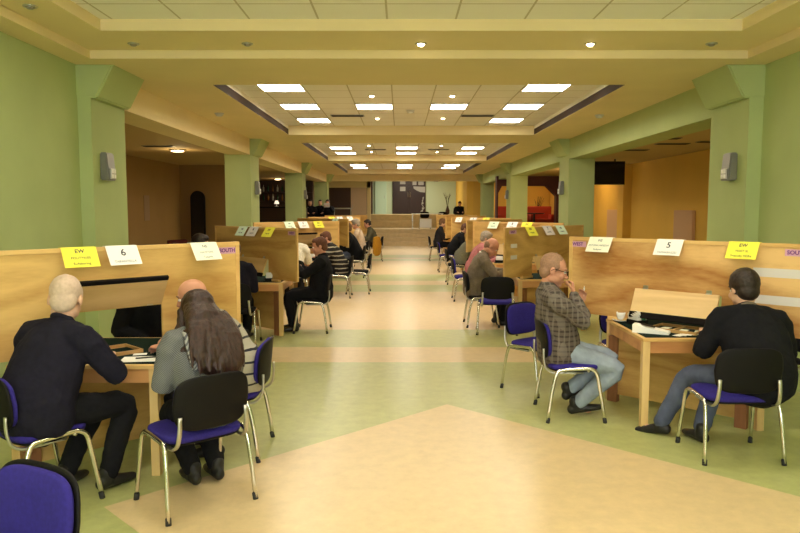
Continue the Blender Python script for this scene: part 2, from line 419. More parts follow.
# ------------------------------------------------------------------ ceiling lights
first = None
def ceiling_light(x, y, label, group):
    global first
    if first is None:
        t = thing('ceiling_light', label, 'ceiling light', (x, y, CT), 0, group)
        s = .305
        bm = BM()
        for d in ((-s, s, -s, -s+.02), (-s, s, s-.02, s), (-s, -s+.02, -s+.02, s-.02), (s-.02, s, -s+.02, s-.02)): box(bm, *d, -.015, -.001)
        link('frame', bm, 'light_grey', t)
        bm = BM(); box(bm, -s+.02, s-.02, -s+.02, s-.02, -.010, -.002); link('diffuser', bm, 'lamp_panel', t)
        first = t
    else: dup(first, (x, y, CT), 0, label, group)
pos = ['outermost on the left', 'second from the left', 'second from the right', 'outermost on the right']
G0 = 'square light panels in the ceiling'
DX = 1.22
xs4 = [XC-1.5*DX, XC-.5*DX, XC+.5*DX, XC+1.5*DX]
for x, p in ((xs4[0], 'left'), (xs4[3], 'right')): ceiling_light(x, 9.87, 'square glowing ceiling panel, alone at the %s in the nearest lit row' % p, G0)
for x, p in zip(xs4, pos): ceiling_light(x, 11.70, 'square glowing ceiling panel, %s in the second lit row of four' % p, G0)
for x, p in ((xs4[0], 'left'), (xs4[3], 'right')): ceiling_light(x, 13.53, 'square glowing ceiling panel at the %s of the third lit row' % p, G0)
xs3 = [XC-1.5*DX, XC, XC+1.5*DX]
for y, r in ((17.80, 'hidden front'), (19.63, 'first visible'), (21.46, 'second visible')):
    for x, p in zip(xs3, ('left', 'middle', 'right')): ceiling_light(x, y, 'small square ceiling panel, %s one in the %s row of the middle bay' % (p, r), G0)
for y, r in ((27.56, 'nearer'), (29.39, 'farther')):
    for x, p in zip(xs3, ('left', 'middle', 'right')): ceiling_light(x, y, 'tiny square ceiling panel, %s one in the %s row of the farthest bay' % (p, r), G0)
for y in (4.9, 2.2, -.6, -2.5):
    for x, p in zip(xs3, ('left', 'middle', 'right')): ceiling_light(x, y, 'square ceiling panel above the nearest tables, outside the photo', G0)
spot0 = {}
def spot(x, y, z, lit, label, group='round ceiling spotlights', e=9.):
    k = lit
    if k not in spot0:
        t = thing('spotlight', label, 'spotlight', (x, y, z), 0, group)
        bm = BM(); lathe(bm, [(.052, 0), (.056, -.006), (.05, -.012), (.036, -.012), (.034, -.004)], 20); link('ring', bm, 'steel', t, True)
        bm = BM(); lathe(bm, [(.033, -.004), (.033, -.018), (.02, -.028), (.004, -.03)], 16); link('bulb', bm, 'halogen_lit' if lit else 'halogen_off', t, True)
        spot0[k] = t
    else: dup(spot0[k], (x, y, z), 0, label, group)
    if lit and e:
        l = bpy.data.lights.new('spot_light', 'SPOT'); l.energy = e; l.color = (1, .80, .50); l.spot_size = R(110); l.spot_blend = .8; l.shadow_soft_size = .03
        o = bpy.data.objects.new('spot_light', l); COL.objects.link(o); o.location = (x, y, z-.05)
LZ = CS+.08
for x, lit, l in ((-2.55, 0, 'outermost left unlit round downlight in the near beam'), (-1.46, 0, 'second unlit round downlight from the left in the near beam'), (.20, 1, 'lit round downlight in the middle of the near beam'), (1.82, 1, 'lit round downlight right of middle in the near beam'), (2.98, 0, 'unlit round downlight at the right of the near beam')):
    spot(x, 6.85, LZ, lit, l)
for x, y, l in ((-2.88, 5.6, 'faint round downlight over the left green wall'), (3.26, 5.6, 'faint round downlight over the right green wall')): spot(x, y, LZ, 0, l)
for x, y, l in ((-.42, 10.6, 'left of the two lit spots in the nearest tile bay'), (.78, 10.6, 'right of the two lit spots in the nearest tile bay'), (-.42, 13.2, 'farther left lit spot in the nearest tile bay'), (.80, 13.2, 'farther right lit spot in the nearest tile bay'),
        (-.83, 18.9, 'left lit spot at the front of the middle tile bay'), (1.1, 18.9, 'right lit spot at the front of the middle tile bay'), (-.85, 21.0, 'left lit spot at the back of the middle tile bay'), (1.1, 21.0, 'right lit spot at the back of the middle tile bay')): spot(x, y, CT, 1, 'small round '+l, e=4)
# smoke detectors and vents
sd = None
for x, y, z, l in ((-2.85, 11.2, CS, 'white round smoke detector on the left soffit'), (3.2, 11.4, CS, 'white round smoke detector on the right soffit'), (.18, 12.2, CT, 'small round smoke detector between the middle light panels')):
    if sd is None:
        sd = thing('smoke_detector', l, 'smoke detector', (x, y, z), 0, 'smoke detectors')
        bm = BM(); lathe(bm, [(.07, 0), (.075, -.012), (.06, -.02)], 20); link('base', bm, 'light_grey', sd, True)
        bm = BM(); lathe(bm, [(.055, -.02), (.05, -.045), (.02, -.052)], 20); link('head', bm, 'light_grey', sd, True)
    else: dup(sd, (x, y, z), 0, l)
vt = None
for x, y, z, l in ((-.95, 12.85, CT, 'dark slot vent left of middle in the nearest tile bay'), (1.4, 12.85, CT, 'dark slot vent right of middle in the nearest tile bay'), (-.7, 20.2, CT, 'dark slot vent left of the middle tile bay'), (1.1, 20.2, CT, 'dark slot vent right of the middle tile bay'),
        (4.45, 12.0, 2.93, 'dark vent in the right aisle ceiling, nearest of four'), (5.6, 12.6, 2.93, 'dark vent by the outer wall in the right aisle ceiling'), (4.75, 14.4, 2.93, 'dark vent in the right aisle ceiling before the television'), (5.0, 13.0, 2.93, 'dark vent midway in the right aisle ceiling'), (-4.6, 13.5, 2.93, 'dark vent beside the lit lamp in the left aisle ceiling')):
    if vt is None:
        vt = thing('ceiling_vent', l, 'vent', (x, y, z), 0, 'ceiling vents')
        bm = BM(); box(bm, -.3, .3, -.1, .1, -.012, 0); link('frame', bm, 'grey_metal', vt)
        bm = BM()
        for k in range(5): box(bm, -.28, .28, -.085+k*.038, -.065+k*.038, -.016, -.012)
        link('slats', bm, 'black_plastic', vt)
    else: dup(vt, (x, y, z), 0, l)
# aisle lamps
def aisle_lamp(x, y, label, e, vis=True):
    t = thing('aisle_lamp', label, 'ceiling light', (x, y, 2.93), 0, 'round lamps in the side aisles')
    bm = BM(); lathe(bm, [(.15, 0), (.16, -.02), (.13, -.03)], 24); link('ring', bm, 'steel', t, True)
    bm = BM(); lathe(bm, [(.125, -.03), (.12, -.042), (.02, -.05)], 24); link('bulb', bm, 'warm_lamp', t, True)
    l = bpy.data.lights.new('aisle_light', 'POINT'); l.energy = e; l.color = (1, .72, .36); l.shadow_soft_size = .12
    o = bpy.data.objects.new('aisle_light', l); COL.objects.link(o); o.location = (x, y, 2.75)
aisle_lamp(-4.5, 14.3, 'lit round lamp under the left aisle ceiling', 11)
aisle_lamp(5.3, 21.3, 'round lamp over the yellow wall behind the television', 36)
aisle_lamp(5.2, 27.9, 'round lamp lighting the amber alcove with plants', 18)
aisle_lamp(-4.9, 28.3, 'bright round lamp above the bar shelves', 8)

# ------------------------------------------------------------------ wall fixtures
ws = None
for x, y, rz, l in ((CL, 7.72, R(90), 'grey wall speaker on the nearest left column'), (CL, 15.8, R(90), 'grey wall speaker on the second left column'), (CL, 23.8, R(90), 'grey wall speaker on the third left column'),
                    (CR, 7.75, R(-90), 'grey wall speaker on the nearest right column'), (CR, 15.8, R(-90), 'grey wall speaker on the second right column'), (CR, 23.8, R(-90), 'grey wall speaker on the third right column')):
    # front faces local -y before turning
    if ws is None:
        ws = thing('wall_speaker', l, 'speaker', (x, y, 2.2), rz, 'wall speakers on the columns')
        bm = BM(); q = [(0, -.15), (-.10, -.15), (-.075, .15), (0, .15)]
        a = [bm.verts.new((-.1, yy, z)) for yy, z in q]; b = [bm.verts.new((.1, yy, z)) for yy, z in q]
        for i in range(4): bm.faces.new((a[i], a[(i+1) % 4], b[(i+1) % 4], b[i]))
        bm.faces.new(a); bm.faces.new(list(reversed(b))); bmesh.ops.recalc_face_normals(bm, faces=bm.faces)
        bmesh.ops.bevel(bm, geom=list(bm.edges), offset=.012, segments=2, affect='EDGES'); link('body', bm, 'grey_metal', ws)
        bm = BM(); box(bm, -.07, .07, -.107, -.097, -.135, -.02, .004); link('grille', bm, 'steel', ws)
        bm = BM()
        for cx in (-.032, .032):
            for cz in (-.105, -.05): box(bm, cx-.022, cx+.022, -.112, -.105, cz-.02, cz+.02)
        link('sound_holes', bm, 'paper', ws)
    else: dup(ws, (x, y, 2.2), rz, l)
tv = thing('television', 'black flat television hung from the right aisle ceiling', 'television', (4.95, 17.0, 2.93))
bm = BM(); box(bm, -.46, .46, -.04, .04, -.62, -.06, .012); link('body', bm, 'black_plastic', tv)
bm = BM(); box(bm, -.43, .43, -.046, -.04, -.58, -.10); link('display', bm, 'screen_glass', tv)
bm = BM(); cyl(bm, (.25, .08, 0), (.25, .08, -.5), .02); box(bm, .2, .3, .03, .1, -.4, -.2); link('ceiling_pole', bm, 'black_plastic', tv)
for i, (y, l) in enumerate(((15.3, 'beige padded board on the right aisle wall, nearer one'), (20.4, 'beige padded board on the yellow wall below the television'))):
    t = thing('wall_board', l, 'board', (AR, y, 0), 0, 'padded boards in the right aisle')
    bm = BM(); box(bm, -.09, -.012, -.5, .5, .55, 1.70, .02); link('panel', bm, 'tan_wall' if 0 else mat('pinkish', (.62, .38, .22), .8), t)
    bm = BM(); box(bm, -.05, 0, -.47, .47, .5, .6); link('rail', bm, 'dark_wood', t)

# ------------------------------------------------------------------ chairs
def rounded_pad(bm, w, d, h, z, y0=0., n=40, p=4.5, crown=.012, wb=None):
    """upholstered pad: superellipse outline, rounded edge, slightly domed"""
    wb = wb or w
    prof = [(.90, 0), (.98, .12*h), (1., .5*h), (.985, .8*h), (.93, .95*h), (.6, h+crown*.7), (.02, h+crown)]
    rings = []
    for s, zz in prof:
        ring = []
        for k in range(n):
            a = 2*math.pi*k/n; c, q = math.cos(a), math.sin(a)
            x = math.copysign(abs(c)**(2/p), c); y = math.copysign(abs(q)**(2/p), q)
            ww = w*(1+y)/2+wb*(1-y)/2
            ring.append(bm.verts.new((x*s*ww/2, y0+y*s*d/2, z+zz)))
        rings.append(ring)
    for A, B in zip(rings, rings[1:]):
        for k in range(n): bm.faces.new((A[k], A[(k+1) % n], B[(k+1) % n], B[k]))
    bm.faces.new(list(reversed(rings[0]))); bm.faces.new(rings[-1])
def back_panel(bm, w, h, th, yoff, zc, shrink=0., n=44):
    """curved backrest, wider at the top of its middle, wrapped around the sitter's back"""
    def pt(sx, sz, off):
        x = sx*(w/2-shrink); z = sz*(h/2-shrink)
        x *= (1-.07*max(0, -sz)-.05*max(0, sz))
        return V((x, -.235+yoff+off-.10*(zc+z-.47)+.55*x*x, zc+z))
    def ring(s, off):
        out = []
        for k in range(n):
            a = 2*math.pi*k/n; c, q = math.cos(a), math.sin(a); p = 4.2
            out.append(bm.verts.new(pt(s*math.copysign(abs(c)**(2/p), c), s*math.copysign(abs(q)**(2/p), q), off)))
        return out
    rr = [ring(.02, -th/2), ring(.5, -th/2), ring(.94, -th/2), ring(1, -th/4), ring(1, th/4), ring(.94, th/2), ring(.5, th/2), ring(.02, th/2)]
    for A, B in zip(rr, rr[1:]):
        for k in range(n): bm.faces.new((A[k], B[k], B[(k+1) % n], A[(k+1) % n]))
    bm.faces.new(rr[0]); bm.faces.new(list(reversed(rr[-1]))); bmesh.ops.recalc_face_normals(bm, faces=bm.faces)
CH = {}
def make_chair(kind, label, loc, rz):
    sm = 'blue_fabric' if kind == 'blue' else 'black_fabric'
    t = thing('stacking_chair', label, 'chair', loc, rz, 'stacking chairs at the tables')
    bm = BM(); rounded_pad(bm, .475, .42, .045, .425, .0); s = link('seat', bm, sm, t, True)
    bm = BM(); rounded_pad(bm, .455, .40, .018, .412, .0, crown=0); link('seat_shell', bm, 'black_plastic', s, True)
    bm = BM(); back_panel(bm, .465, .315, .016, -.012, .66); link('back_shell', bm, 'black_plastic', t, True)
    bm = BM(); back_panel(bm, .465, .315, .034, .014, .66, .012); link('back_cushion', bm, sm, t, True)
    for sx in (-1, 1):
        bm = BM()
        sweep(bm, [(sx*.272, .235, .012), (sx*.258, .185, .30), (sx*.254, .165, .40), (sx*.252, .13, .436), (sx*.25, .08, .445), (sx*.25, -.10, .435), (sx*.251, -.145, .425), (sx*.255, -.17, .385), (sx*.262, -.20, .26), (sx*.272, -.235, .012)], [(.0125, .015)], n=10, sub=3, cap='flat')
        f = link('leg_frame', bm, 'chrome', t, True)
        for sy in (-1, 1):
            bm = BM(); cyl(bm, (sx*.272, sy*.235, 0), (sx*.2695, sy*.228, .04), .0165, n=12); link('foot_cap', bm, 'rubber', f, True)
        bm = BM()
        sweep(bm, [(sx*.215, .06, .405), (sx*.215, -.14, .402), (sx*.213, -.20, .408), (sx*.21, -.245, .445), (sx*.205, -.262, .52), (sx*.20, -.262, .60)], [(.014, .009)], n=10, sub=3, cap='flat')
        link('back_bracket', bm, 'steel', t, True)
    for y in (.10, -.09):
        bm = BM(); cyl(bm, (-.25, y, .425), (.25, y, .425), .011, n=10); link('crossbar', bm, 'chrome', t, True)
    return t
def chair(x, y, rz, label, kind='blue', z=0., group=None):
    k = kind
    if k not in CH: CH[k] = make_chair(kind, label, (x, y, z), rz); return CH[k]
    return dup(CH[k], (x, y, z), rz, label)
def face(dx, dy): return math.atan2(dy, dx)-math.pi/2

# ------------------------------------------------------------------ tables and screens
TB = None
def table(x, y, label):
    global TB
    if TB is not None: return dup(TB, (x, y, 0), 0, label)
    t = thing('card_table', label, 'table', (x, y, 0), 0, 'square card tables')
    h = .49
    bm = BM(); box(bm, -h, h, -h, h, .712, .738, .004); tp = link('tabletop', bm, 'rail_wood', t)
    bm = BM(); box(bm, -h+.035, h-.035, -h+.035, h-.035, .736, .7405); link('playing_felt', bm, 'felt', tp)
    for sx in (-1, 1):
        for sy in (-1, 1):
            bm = BM(); box(bm, sx*h*.985-.028 if sx > 0 else -h*.985-.028+.056-.028, sx*h*.985+.0 if sx > 0 else -h*.985+.056-.0, 0, .056, 0, .712) if False else box(bm, min(sx*(h-.006), sx*(h-.062)), max(sx*(h-.006), sx*(h-.062)), min(sy*(h-.006), sy*(h-.062)), max(sy*(h-.006), sy*(h-.062)), 0, .712, .003)
            link('leg', bm, 'leg_wood', t)
    for k in range(4):
        bm = BM(); box(bm, -h+.062, h-.062, -h+.014, -h+.036, .62, .712, 0, M4.Rotation(k*math.pi/2, 4, 'Z')); link('apron', bm, 'apron_wood', t)
    TB = t; return t
SB = {}
HL = 1.035
def screen(x, y, rz, label, flap='down'):
    if flap in SB: return dup(SB[flap], (x, y, 0), rz, label)
    t = thing('bridge_screen', label, 'screen', (x, y, 0), rz, 'wooden screens across the tables')
    T0, T1, B = -.009, .009, .7425
    bm = BM(); box(bm, -HL+.03, -.37, T0, T1, B+.03, 1.455); box(bm, .37, HL-.03, T0, T1, B+.03, 1.455); box(bm, -.37, .37, T0, T1, 1.04, 1.455)
    link('panel', bm, 'plywood', t)
    bm = BM(); box(bm, -HL, HL, -.016, .016, 1.452, 1.482, .003); link('top_rail', bm, 'rail_wood', t)
    for s in (-1, 1):
        bm = BM(); box(bm, min(s*HL, s*(HL-.035)), max(s*HL, s*(HL-.035)), -.014, .014, B+.03, 1.453, .003); link('end_rail', bm, 'rail_wood', t)
        bm = BM(); box(bm, min(s*.36, s*.62), max(s*.36, s*.62), -.022, .022, B, B+.032); link('bearer', bm, 'rail_wood', t)
    # hinged flap over the opening
    ang = R(-24) if flap == 'down' else R(-150); fs = .265 if flap == 'down' else .243
    mt = M4.Translation((0, -.016, 1.05)) @ M4.Rotation(ang, 4, 'X')
    bm = BM(); box(bm, -.36, .36, -.008, .008, -.215, -.003, 0, mt); f = link('flap', bm, 'pale_wood', t)
    bm = BM(); box(bm, -.362, .362, -.011, .011, -fs, -.213, 0, mt); link('felt_strip', bm, 'black_felt', f)
    for hx in (-.27, .27):
        bm = BM(); cyl(bm, (hx-.022, -.02, 1.05), (hx+.022, -.02, 1.05), .006, n=10); box(bm, hx-.022, hx+.022, -.0115, -.009, 1.05, 1.08); link('hinge', bm, 'steel', t)
    # board below the tabletop
    bm = BM(); box(bm, -.53, .53, -.008, .008, .07, .60); lp = link('lower_panel', bm, 'plywood', t)
    for s in (-1, 1):
        bm = BM(); box(bm, s*.555-.045, s*.555+.045, -.03, .03, 0, .60, .003); link('post', bm, 'redwood', lp)
    SB[flap] = t; return t
def SP(c, rz, t, off, z):
    """point on a screen: t along it, off in front of its near face"""
    ux, uy = math.cos(rz), math.sin(rz)
    return V((c[0]+ux*t+uy*off, c[1]+uy*t-ux*off, z))
def card(c, rz, t, m, lines, label, w=.228, tilt=33, yaw=0, far=False, group='name cards hung on the screens'):
    o = thing('name_card', label, 'card', SP(c, rz, t, 0, 1.486), rz+R(yaw), group)
    L = .155
    bm = BM()
    mt = M4.Translation((0, -.019, 0)) @ M4.Rotation(R(-tilt), 4, 'X')
    box(bm, -w/2, w/2, -.0006, .0006, -L, 0, 0, mt)
    box(bm, -w/2, w/2, -.02, .02, -.0012, .0002)
    mb = M4.Translation((0, .019, 0)) @ M4.Rotation(R(18), 4, 'X'); box(bm, -w/2, w/2, -.0006, .0006, -.07, 0, 0, mb)
    link('folded_card', bm, m, o)
    F = M4.Rotation(R(90), 4, 'X')
    for (body, size, z, ink, bold) in lines:
        text_obj('lettering', body, size, ink, o, mt @ M4.Translation((0, -.0012, z)) @ F, bold=bold)
    return o
def label_tag(c, rz, t, body, label, z=1.415):
    o = thing('seat_label', label, 'label', SP(c, rz, t, .0098, z), rz, 'purple seat labels')
    bm = BM(); box(bm, -.085, .085, -.0008, .0003, -.026, .026); link('backing', bm, 'label_pink', o)
    text_obj('lettering', body, .042, 'ink_purple', o, M4.Translation((0, -.0014, 0)) @ M4.Rotation(R(90), 4, 'X'), bold=.0012)
    return o
S45, S_45 = R(45), R(-45)
L1, L2, L3, L4, L5, L6 = (-2.03, 4.89), (-2.08, 9.95), (-2.0, 13.8), (-2.0, 18.0), (-2.0, 21.6), (-2.0, 26.2)
R1, R2, R3, R4, R5, R6, R7 = (2.335, 5.865), (2.17, 10.39), (2.2, 13.3), (2.2, 16.2), (2.2, 19.3), (2.2, 23.3), (2.2, 27.6)
ords = ['nearest', 'second', 'third', 'fourth', 'fifth', 'farthest']
ordr = ['nearest', 'second', 'third', 'fourth', 'fifth', 'sixth', 'farthest']
for i, (c, rz, fl) in enumerate(((L1, S45, 'up'), (L2, S_45, 'down'), (L3, S45, 'up'), (L4, S_45, 'down'), (L5, S45, 'down'), (L6, S45, 'down'))):
    table(*((-2.055, 4.94) if i == 0 else c), 'wooden card table with dark felt under the %s screen of the left row' % ords[i])
    screen(*c, rz, 'plywood bridge screen across the %s table of the left row' % ords[i]+(', black strip raised' if i == 0 else ''), fl)
for i, (c, rz, fl) in enumerate(((R1, S_45, 'down'), (R2, S45, 'down'), (R3, S_45, 'down'), (R4, S45, 'down'), (R5, S_45, 'down'), (R6, S45, 'down'), (R7, S_45, 'down'))):
    table(*((2.38, 5.87) if i == 0 else c), 'wooden card table with dark felt under the %s screen of the right row' % ordr[i])
    o = screen(*c, rz, 'plywood bridge screen across the %s table of the right row' % ordr[i]+(', boldly grained' if i == 0 else ''), fl)
    if i == 0: o['bold'] = 1
for o in [q for q in COL.objects if q.get('bold')]:
    del o['bold']
    for ch in o.children:
        if ch.name.startswith('panel'):
            ch.material_slots[0].link = 'OBJECT'; ch.material_slots[0].material = MATS['plywood_flame']
def three(hd, l1, l2): return [(hd, .040, -.033, 'ink', .0008), (l1, .025, -.085, 'ink', 0), (l2, .026, -.128, 'ink', 0)]
def three_g(hd, l1, l2): return [(hd, .034, -.035, 'ink_grey', .0006), (l1, .022, -.087, 'ink_grey', 0), (l2, .022, -.128, 'ink_grey', 0)]
def num(n, l): return [(n, .075, -.058, 'ink', .0012), (l, .026, -.128, 'ink_grey', 0)]
card(L1, S45, -.22, 'paper_yellow', three('EW', 'POLITYKIES', 'Rufebering'), 'yellow card headed EW above the grey-haired man on the left', yaw=-2)
card(L1, S45, .07, 'paper', num('6', 'TARANTELLA'), 'white card numbered 6 on the nearest left screen', yaw=2)
card(L1, S45, .71, 'paper_pale', three_g('NS', 'HAUTTEAK', 'Tongatik'), 'white card headed NS beside the SOUTH label on the left', yaw=3)
label_tag(L1, S45, .925, 'SOUTH', 'purple SOUTH label at the right end of the nearest left screen')
card(R1, S_45, -.70, 'paper_pale', three_g('NS', 'ANTONN HEGEDUS', 'Budapest'), 'white card headed NS beside the WEST label on the right')
card(R1, S_45, -.06, 'paper', num('5', 'TAMARBASZD'), 'white card numbered 5 on the nearest right screen')
card(R1, S_45, .53, 'paper_yellow', three('EW', 'HART SL', 'Swansby Wilks'), 'yellow card headed EW above the man in black on the right')
label_tag(R1, S_45, -.945, 'WEST', 'purple WEST label at the left end of the nearest right screen')
label_tag(R1, S_45, .905, 'SOUTH', 'purple SOUTH label at the right end of the nearest right screen')
for z, l in ((1.255, 'upper pale paper strip behind the man in black, right end'), (1.045, 'lower pale paper strip behind the man in black, right end')):
    o = tag(boxo('paper_strip', 'grey_paper', (-.2, .2, -.0012, 0, -.034, .034)), l, 'paper strip', 'paper strips on the nearest right screen'); o.location = SP(R1, S_45, .80, .0095, z); o.rotation_euler = (0, 0, S_45)
def small(c, rz, spec, where):
    for t, m, hd, l in spec:
        card(c, rz, t, m, [(hd, .04 if len(hd) > 1 else .07, -.045, 'ink', .0008), ('HARTEK', .026, -.105, 'ink', 0)], '%s on the %s' % (l, where))
small(L2, S_45, ((-.22, 'paper_green', 'NS', 'pale green card'), (.06, 'grey_paper', '4', 'greyish white card'), (.45, 'paper_yellow', 'EW', 'yellow card')), 'second left screen, dark side')
label_tag(L2, S_45, .92, 'WEST', 'dark purple label at the near end of the second left screen')
small(R2, S45, ((-.47, 'paper_yellow', 'EW', 'yellow card'), (-.03, 'grey_paper', '7', 'greyish white card'), (.32, 'paper_green', 'NS', 'pale green card')), 'second right screen, dark side')
label_tag(R2, S45, -.85, 'EAST', 'dark purple label at the near end of the second right screen')
for z, l in ((1.22, 'upper small pale slip at the near end of the second right screen'), (1.06, 'lower small pale slip at the near end of the second right screen')):
    o = tag(boxo('paper_slip', 'grey_paper', (-.075, .075, -.0012, 0, -.028, .028)), l, 'paper slip', 'slips on the second right screen'); o.location = SP(R2, S45, -.82, .0095, z); o.rotation_euler = (0, 0, S45)
small(L3, S45, ((-.25, 'paper_green', 'NS', 'pale green card'), (.08, 'paper', '3', 'white card'), (.46, 'paper_yellow', 'EW', 'yellow card')), 'third left screen')
small(R3, S_45, ((-.49, 'paper_green', 'NS', 'pale green card'), (-.05, 'paper', '8', 'white card'), (.28, 'paper_yellow', 'EW', 'yellow card')), 'third right screen')
small(L4, S_45, ((.58, 'paper_green', 'NS', 'pale card'),), 'fourth left screen')
small(L5, S45, ((-.17, 'paper_yellow', 'EW', 'yellow card'), (.15, 'paper', '1', 'white card'), (.56, 'paper', 'NS', 'bright white card, rightmost,')), 'fifth left screen')
small(R5, S_45, ((-.71, 'paper', 'NS', 'white card at the near left end'), (-.2, 'paper', '9', 'white card in the middle'), (.25, 'paper_yellow', 'EW', 'yellow card')), 'fifth right screen')

# ------------------------------------------------------------------ things on the tables
def bidding_box(x, y, z, rz, label):
    t = thing('bidding_box', label, 'bidding box', (x, y, z), rz, 'bidding boxes on the tables')
    bm = BM(); box(bm, -.075, .075, -.055, .055, 0, .045, .006); link('case', bm, 'black_plastic', t)
    bm = BM()
    for k in range(4): box(bm, -.062, .062, -.035+k*.012, -.031+k*.012, .02, .10+.008*k, 0, M4.Rotation(R(12), 4, 'X'))
    link('bid_cards', bm, 'paper', t)
    bm = BM(); box(bm, -.062, .062, .03, .036, .02, .085); link('pass_cards', bm, 'green_card', t)
    return t
TZ = .741
bidding_box(2.06, 6.02, TZ, R(-70), 'black bidding box with white cards behind the coffee cup')
t = thing('coffee_cup', 'white coffee cup on saucer at the left corner of the nearest right table', 'cup', (1.975, 6.20, TZ+.016))
bm = BM(); lathe(bm, [(.022, 0), (.03, .012), (.038, .04), (.041, .066), (.038, .066), (.035, .05)], 24); link('bowl', bm, 'white_china', t, True)
bm = BM(); sweep(bm, [(.036, 0, .052), (.06, 0, .05), (.062, 0, .03), (.034, 0, .018)], [.005], n=8, sub=4); link('handle', bm, 'white_china', t, True)
bm = BM(); lathe(bm, [(.0345, .049), (.0345, .052)], 20); link('coffee', bm, 'coffee', t)
o = BM(); lathe(o, [(.03, 0), (.06, .006), (.078, .015), (.076, .017), (.03, .009)], 28); s = tag(link('saucer', o, 'white_china', None, True), 'white saucer under the coffee cup', 'saucer'); s.location = (1.975, 6.20, TZ)
t = thing('napkin', 'folded white paper standing up behind the black bidding box', 'paper', (2.10, 6.06, TZ+.04), R(-35))
bm = BM(); box(bm, -.05, .05, -.0008, .0008, 0, .12, 0, M4.Rotation(R(25), 4, 'Y')); link('sheet', bm, 'paper', t)
bidding = thing('card_holder', 'white wedge-shaped card holder at the front corner of the nearest right table', 'card holder', (2.04, 5.62, TZ), R(-28))
bm = BM(); q = [(-.14, 0), (.14, 0), (.14, .018), (-.12, .066), (-.14, .066)]
a = [bm.verts.new((x, -.055, z)) for x, z in q]; b = [bm.verts.new((x, .055, z)) for x, z in q]
for i in range(5): bm.faces.new((a[i], a[(i+1) % 5], b[(i+1) % 5], b[i]))
bm.faces.new(a); bm.faces.new(list(reversed(b))); bmesh.ops.recalc_face_normals(bm, faces=bm.faces); link('wedge', bm, 'paper', bidding)
bm = BM(); box(bm, -.09, .02, -.03, .03, .052, .056, 0, M4.Rotation(R(10), 4, 'Y')); link('slot', bm, 'black_plastic', bidding)
def tray(x, y, rz, label, w=.40, d=.28):
    t = thing('card_tray', label, 'tray', (x, y, TZ), rz, 'wooden card trays')
    bm = BM(); box(bm, -w/2, w/2, -d/2, d/2, 0, .006); link('base', bm, 'tray_wood', t)
    for k, (a0, a1, b0, b1) in enumerate(((-w/2, w/2, -d/2, -d/2+.014), (-w/2, w/2, d/2-.014, d/2), (-w/2, -w/2+.014, -d/2+.014, d/2-.014), (w/2-.014, w/2, -d/2+.014, d/2-.014))):
        bm = BM(); box(bm, a0, a1, b0, b1, .004, .026, .002); link('rim', bm, 'tray_wood', t)
    bm = BM(); box(bm, -w/2+.02, w/2-.02, -d*.30, d*.30, .006, .010); link('felt_lining', bm, 'felt', t)
    bm = BM(); box(bm, -.01, .01, -d/2+.02, d/2-.02, .006, .022); link('divider', bm, 'tray_wood', t)
    return t
tray(2.30, 5.72, R(-45), 'wooden card tray in front of the flap on the nearest right table')
tray(-2.04, 4.80, R(45), 'wooden card tray under the raised flap on the nearest left table')
g = 'loose papers on the nearest tables'
def sheet(x, y, rz, w, d, label, z=TZ, m='paper'):
    o = tag(boxo('paper_sheet', m, (-w/2, w/2, -d/2, d/2, 0, .0015)), label, 'paper', g); o.location = (x, y, z); o.rotation_euler = (0, 0, rz); return o
sheet(-1.74, 4.62, R(8), .24, .17, 'white score sheet at the front edge of the nearest left table')
sheet(-1.80, 4.78, R(15), .09, .06, 'small white card in the middle of the dark felt at left')
sheet(-1.68, 5.02, R(40), .09, .06, 'small white card near the bald man in stripes')
sheet(-2.02, 4.62, R(-20), .09, .06, 'small white card beside the grey-haired man')
sheet(-1.77, 5.12, R(60), .10, .07, 'small white card against the screen at left')
o = BM(); sweep(o, [(-.06, 0, 0), (.06, 0, 0)], [.0045], n=8); p = tag(link('pen', o, 'black_plastic', None, True), 'black pen lying on the white score sheet', 'pen'); p.location = (-1.71, 4.64, TZ+.007); p.rotation_euler = (0, 0, R(20))
for k in range(5):
    sheet(2.22+.035*k, 5.50+.012*k, R(-50+16*k), .063, .10, ['leftmost', 'second', 'third', 'fourth', 'rightmost'][k]+' white playing card fanned before the tray on the right table', TZ+.0018*k)
for k, (x, y) in enumerate(((2.22, 5.78), (2.32, 5.66), (2.42, 5.60))):
    sheet(x, y, R(-45+8*k), .065, .10, ['first', 'second', 'third'][k]+' pale playing card lying in the tray on the right table', TZ+.0115, 'paper_pale')
bidding_box(-1.80, 9.66, TZ, R(20), 'bidding box at the near corner of the second left table')
bidding_box(-1.72, 13.6, TZ, R(10), 'white bidding box beyond the black-clad man on the left')
bidding_box(1.86, 12.98, TZ, R(-30), 'bidding box on the third right table beside the stooping man')
bidding_box(1.85, 10.62, TZ, R(-70), 'green and white bidding box on the second right table')

# ------------------------------------------------------------------ people
mat('skin', (.60, .33, .20), .55, noise=.06, nscale=12, spec=.3)
mat('skin_ruddy', (.58, .28, .18), .55, noise=.06, nscale=12, spec=.3)
mat('skin_pale', (.66, .40, .27), .55, noise=.06, nscale=12, spec=.3)
mat('eye_white', (.7, .68, .62), .2)
mat('iris', (.03, .02, .015), .2)
mat('lips', (.42, .16, .11), .5)
def fabric(n, c): return mat(n, c, .9, noise=.15, nscale=40, spec=.12)
fabric('navy_knit', (.013, .012, .022)); fabric('black_knit', (.009, .009, .011)); fabric('charcoal', (.022, .021, .024)); fabric('black_trousers', (.010, .010, .012))
fabric('grey_knit', (.17, .135, .095)); fabric('pink_knit', (.40, .15, .15)); fabric('sage_knit', (.22, .22, .17)); fabric('white_shirt', (.72, .68, .56)); fabric('beige_knit', (.52, .40, .29))
fabric('ochre_cloth', (.40, .20, .02)); fabric('dark_olive', (.09, .085, .05)); fabric('dark_red', (.10, .02, .02))
mat('denim', (.29, .345, .42), .9, noise=.14, nscale=14, spec=.1)
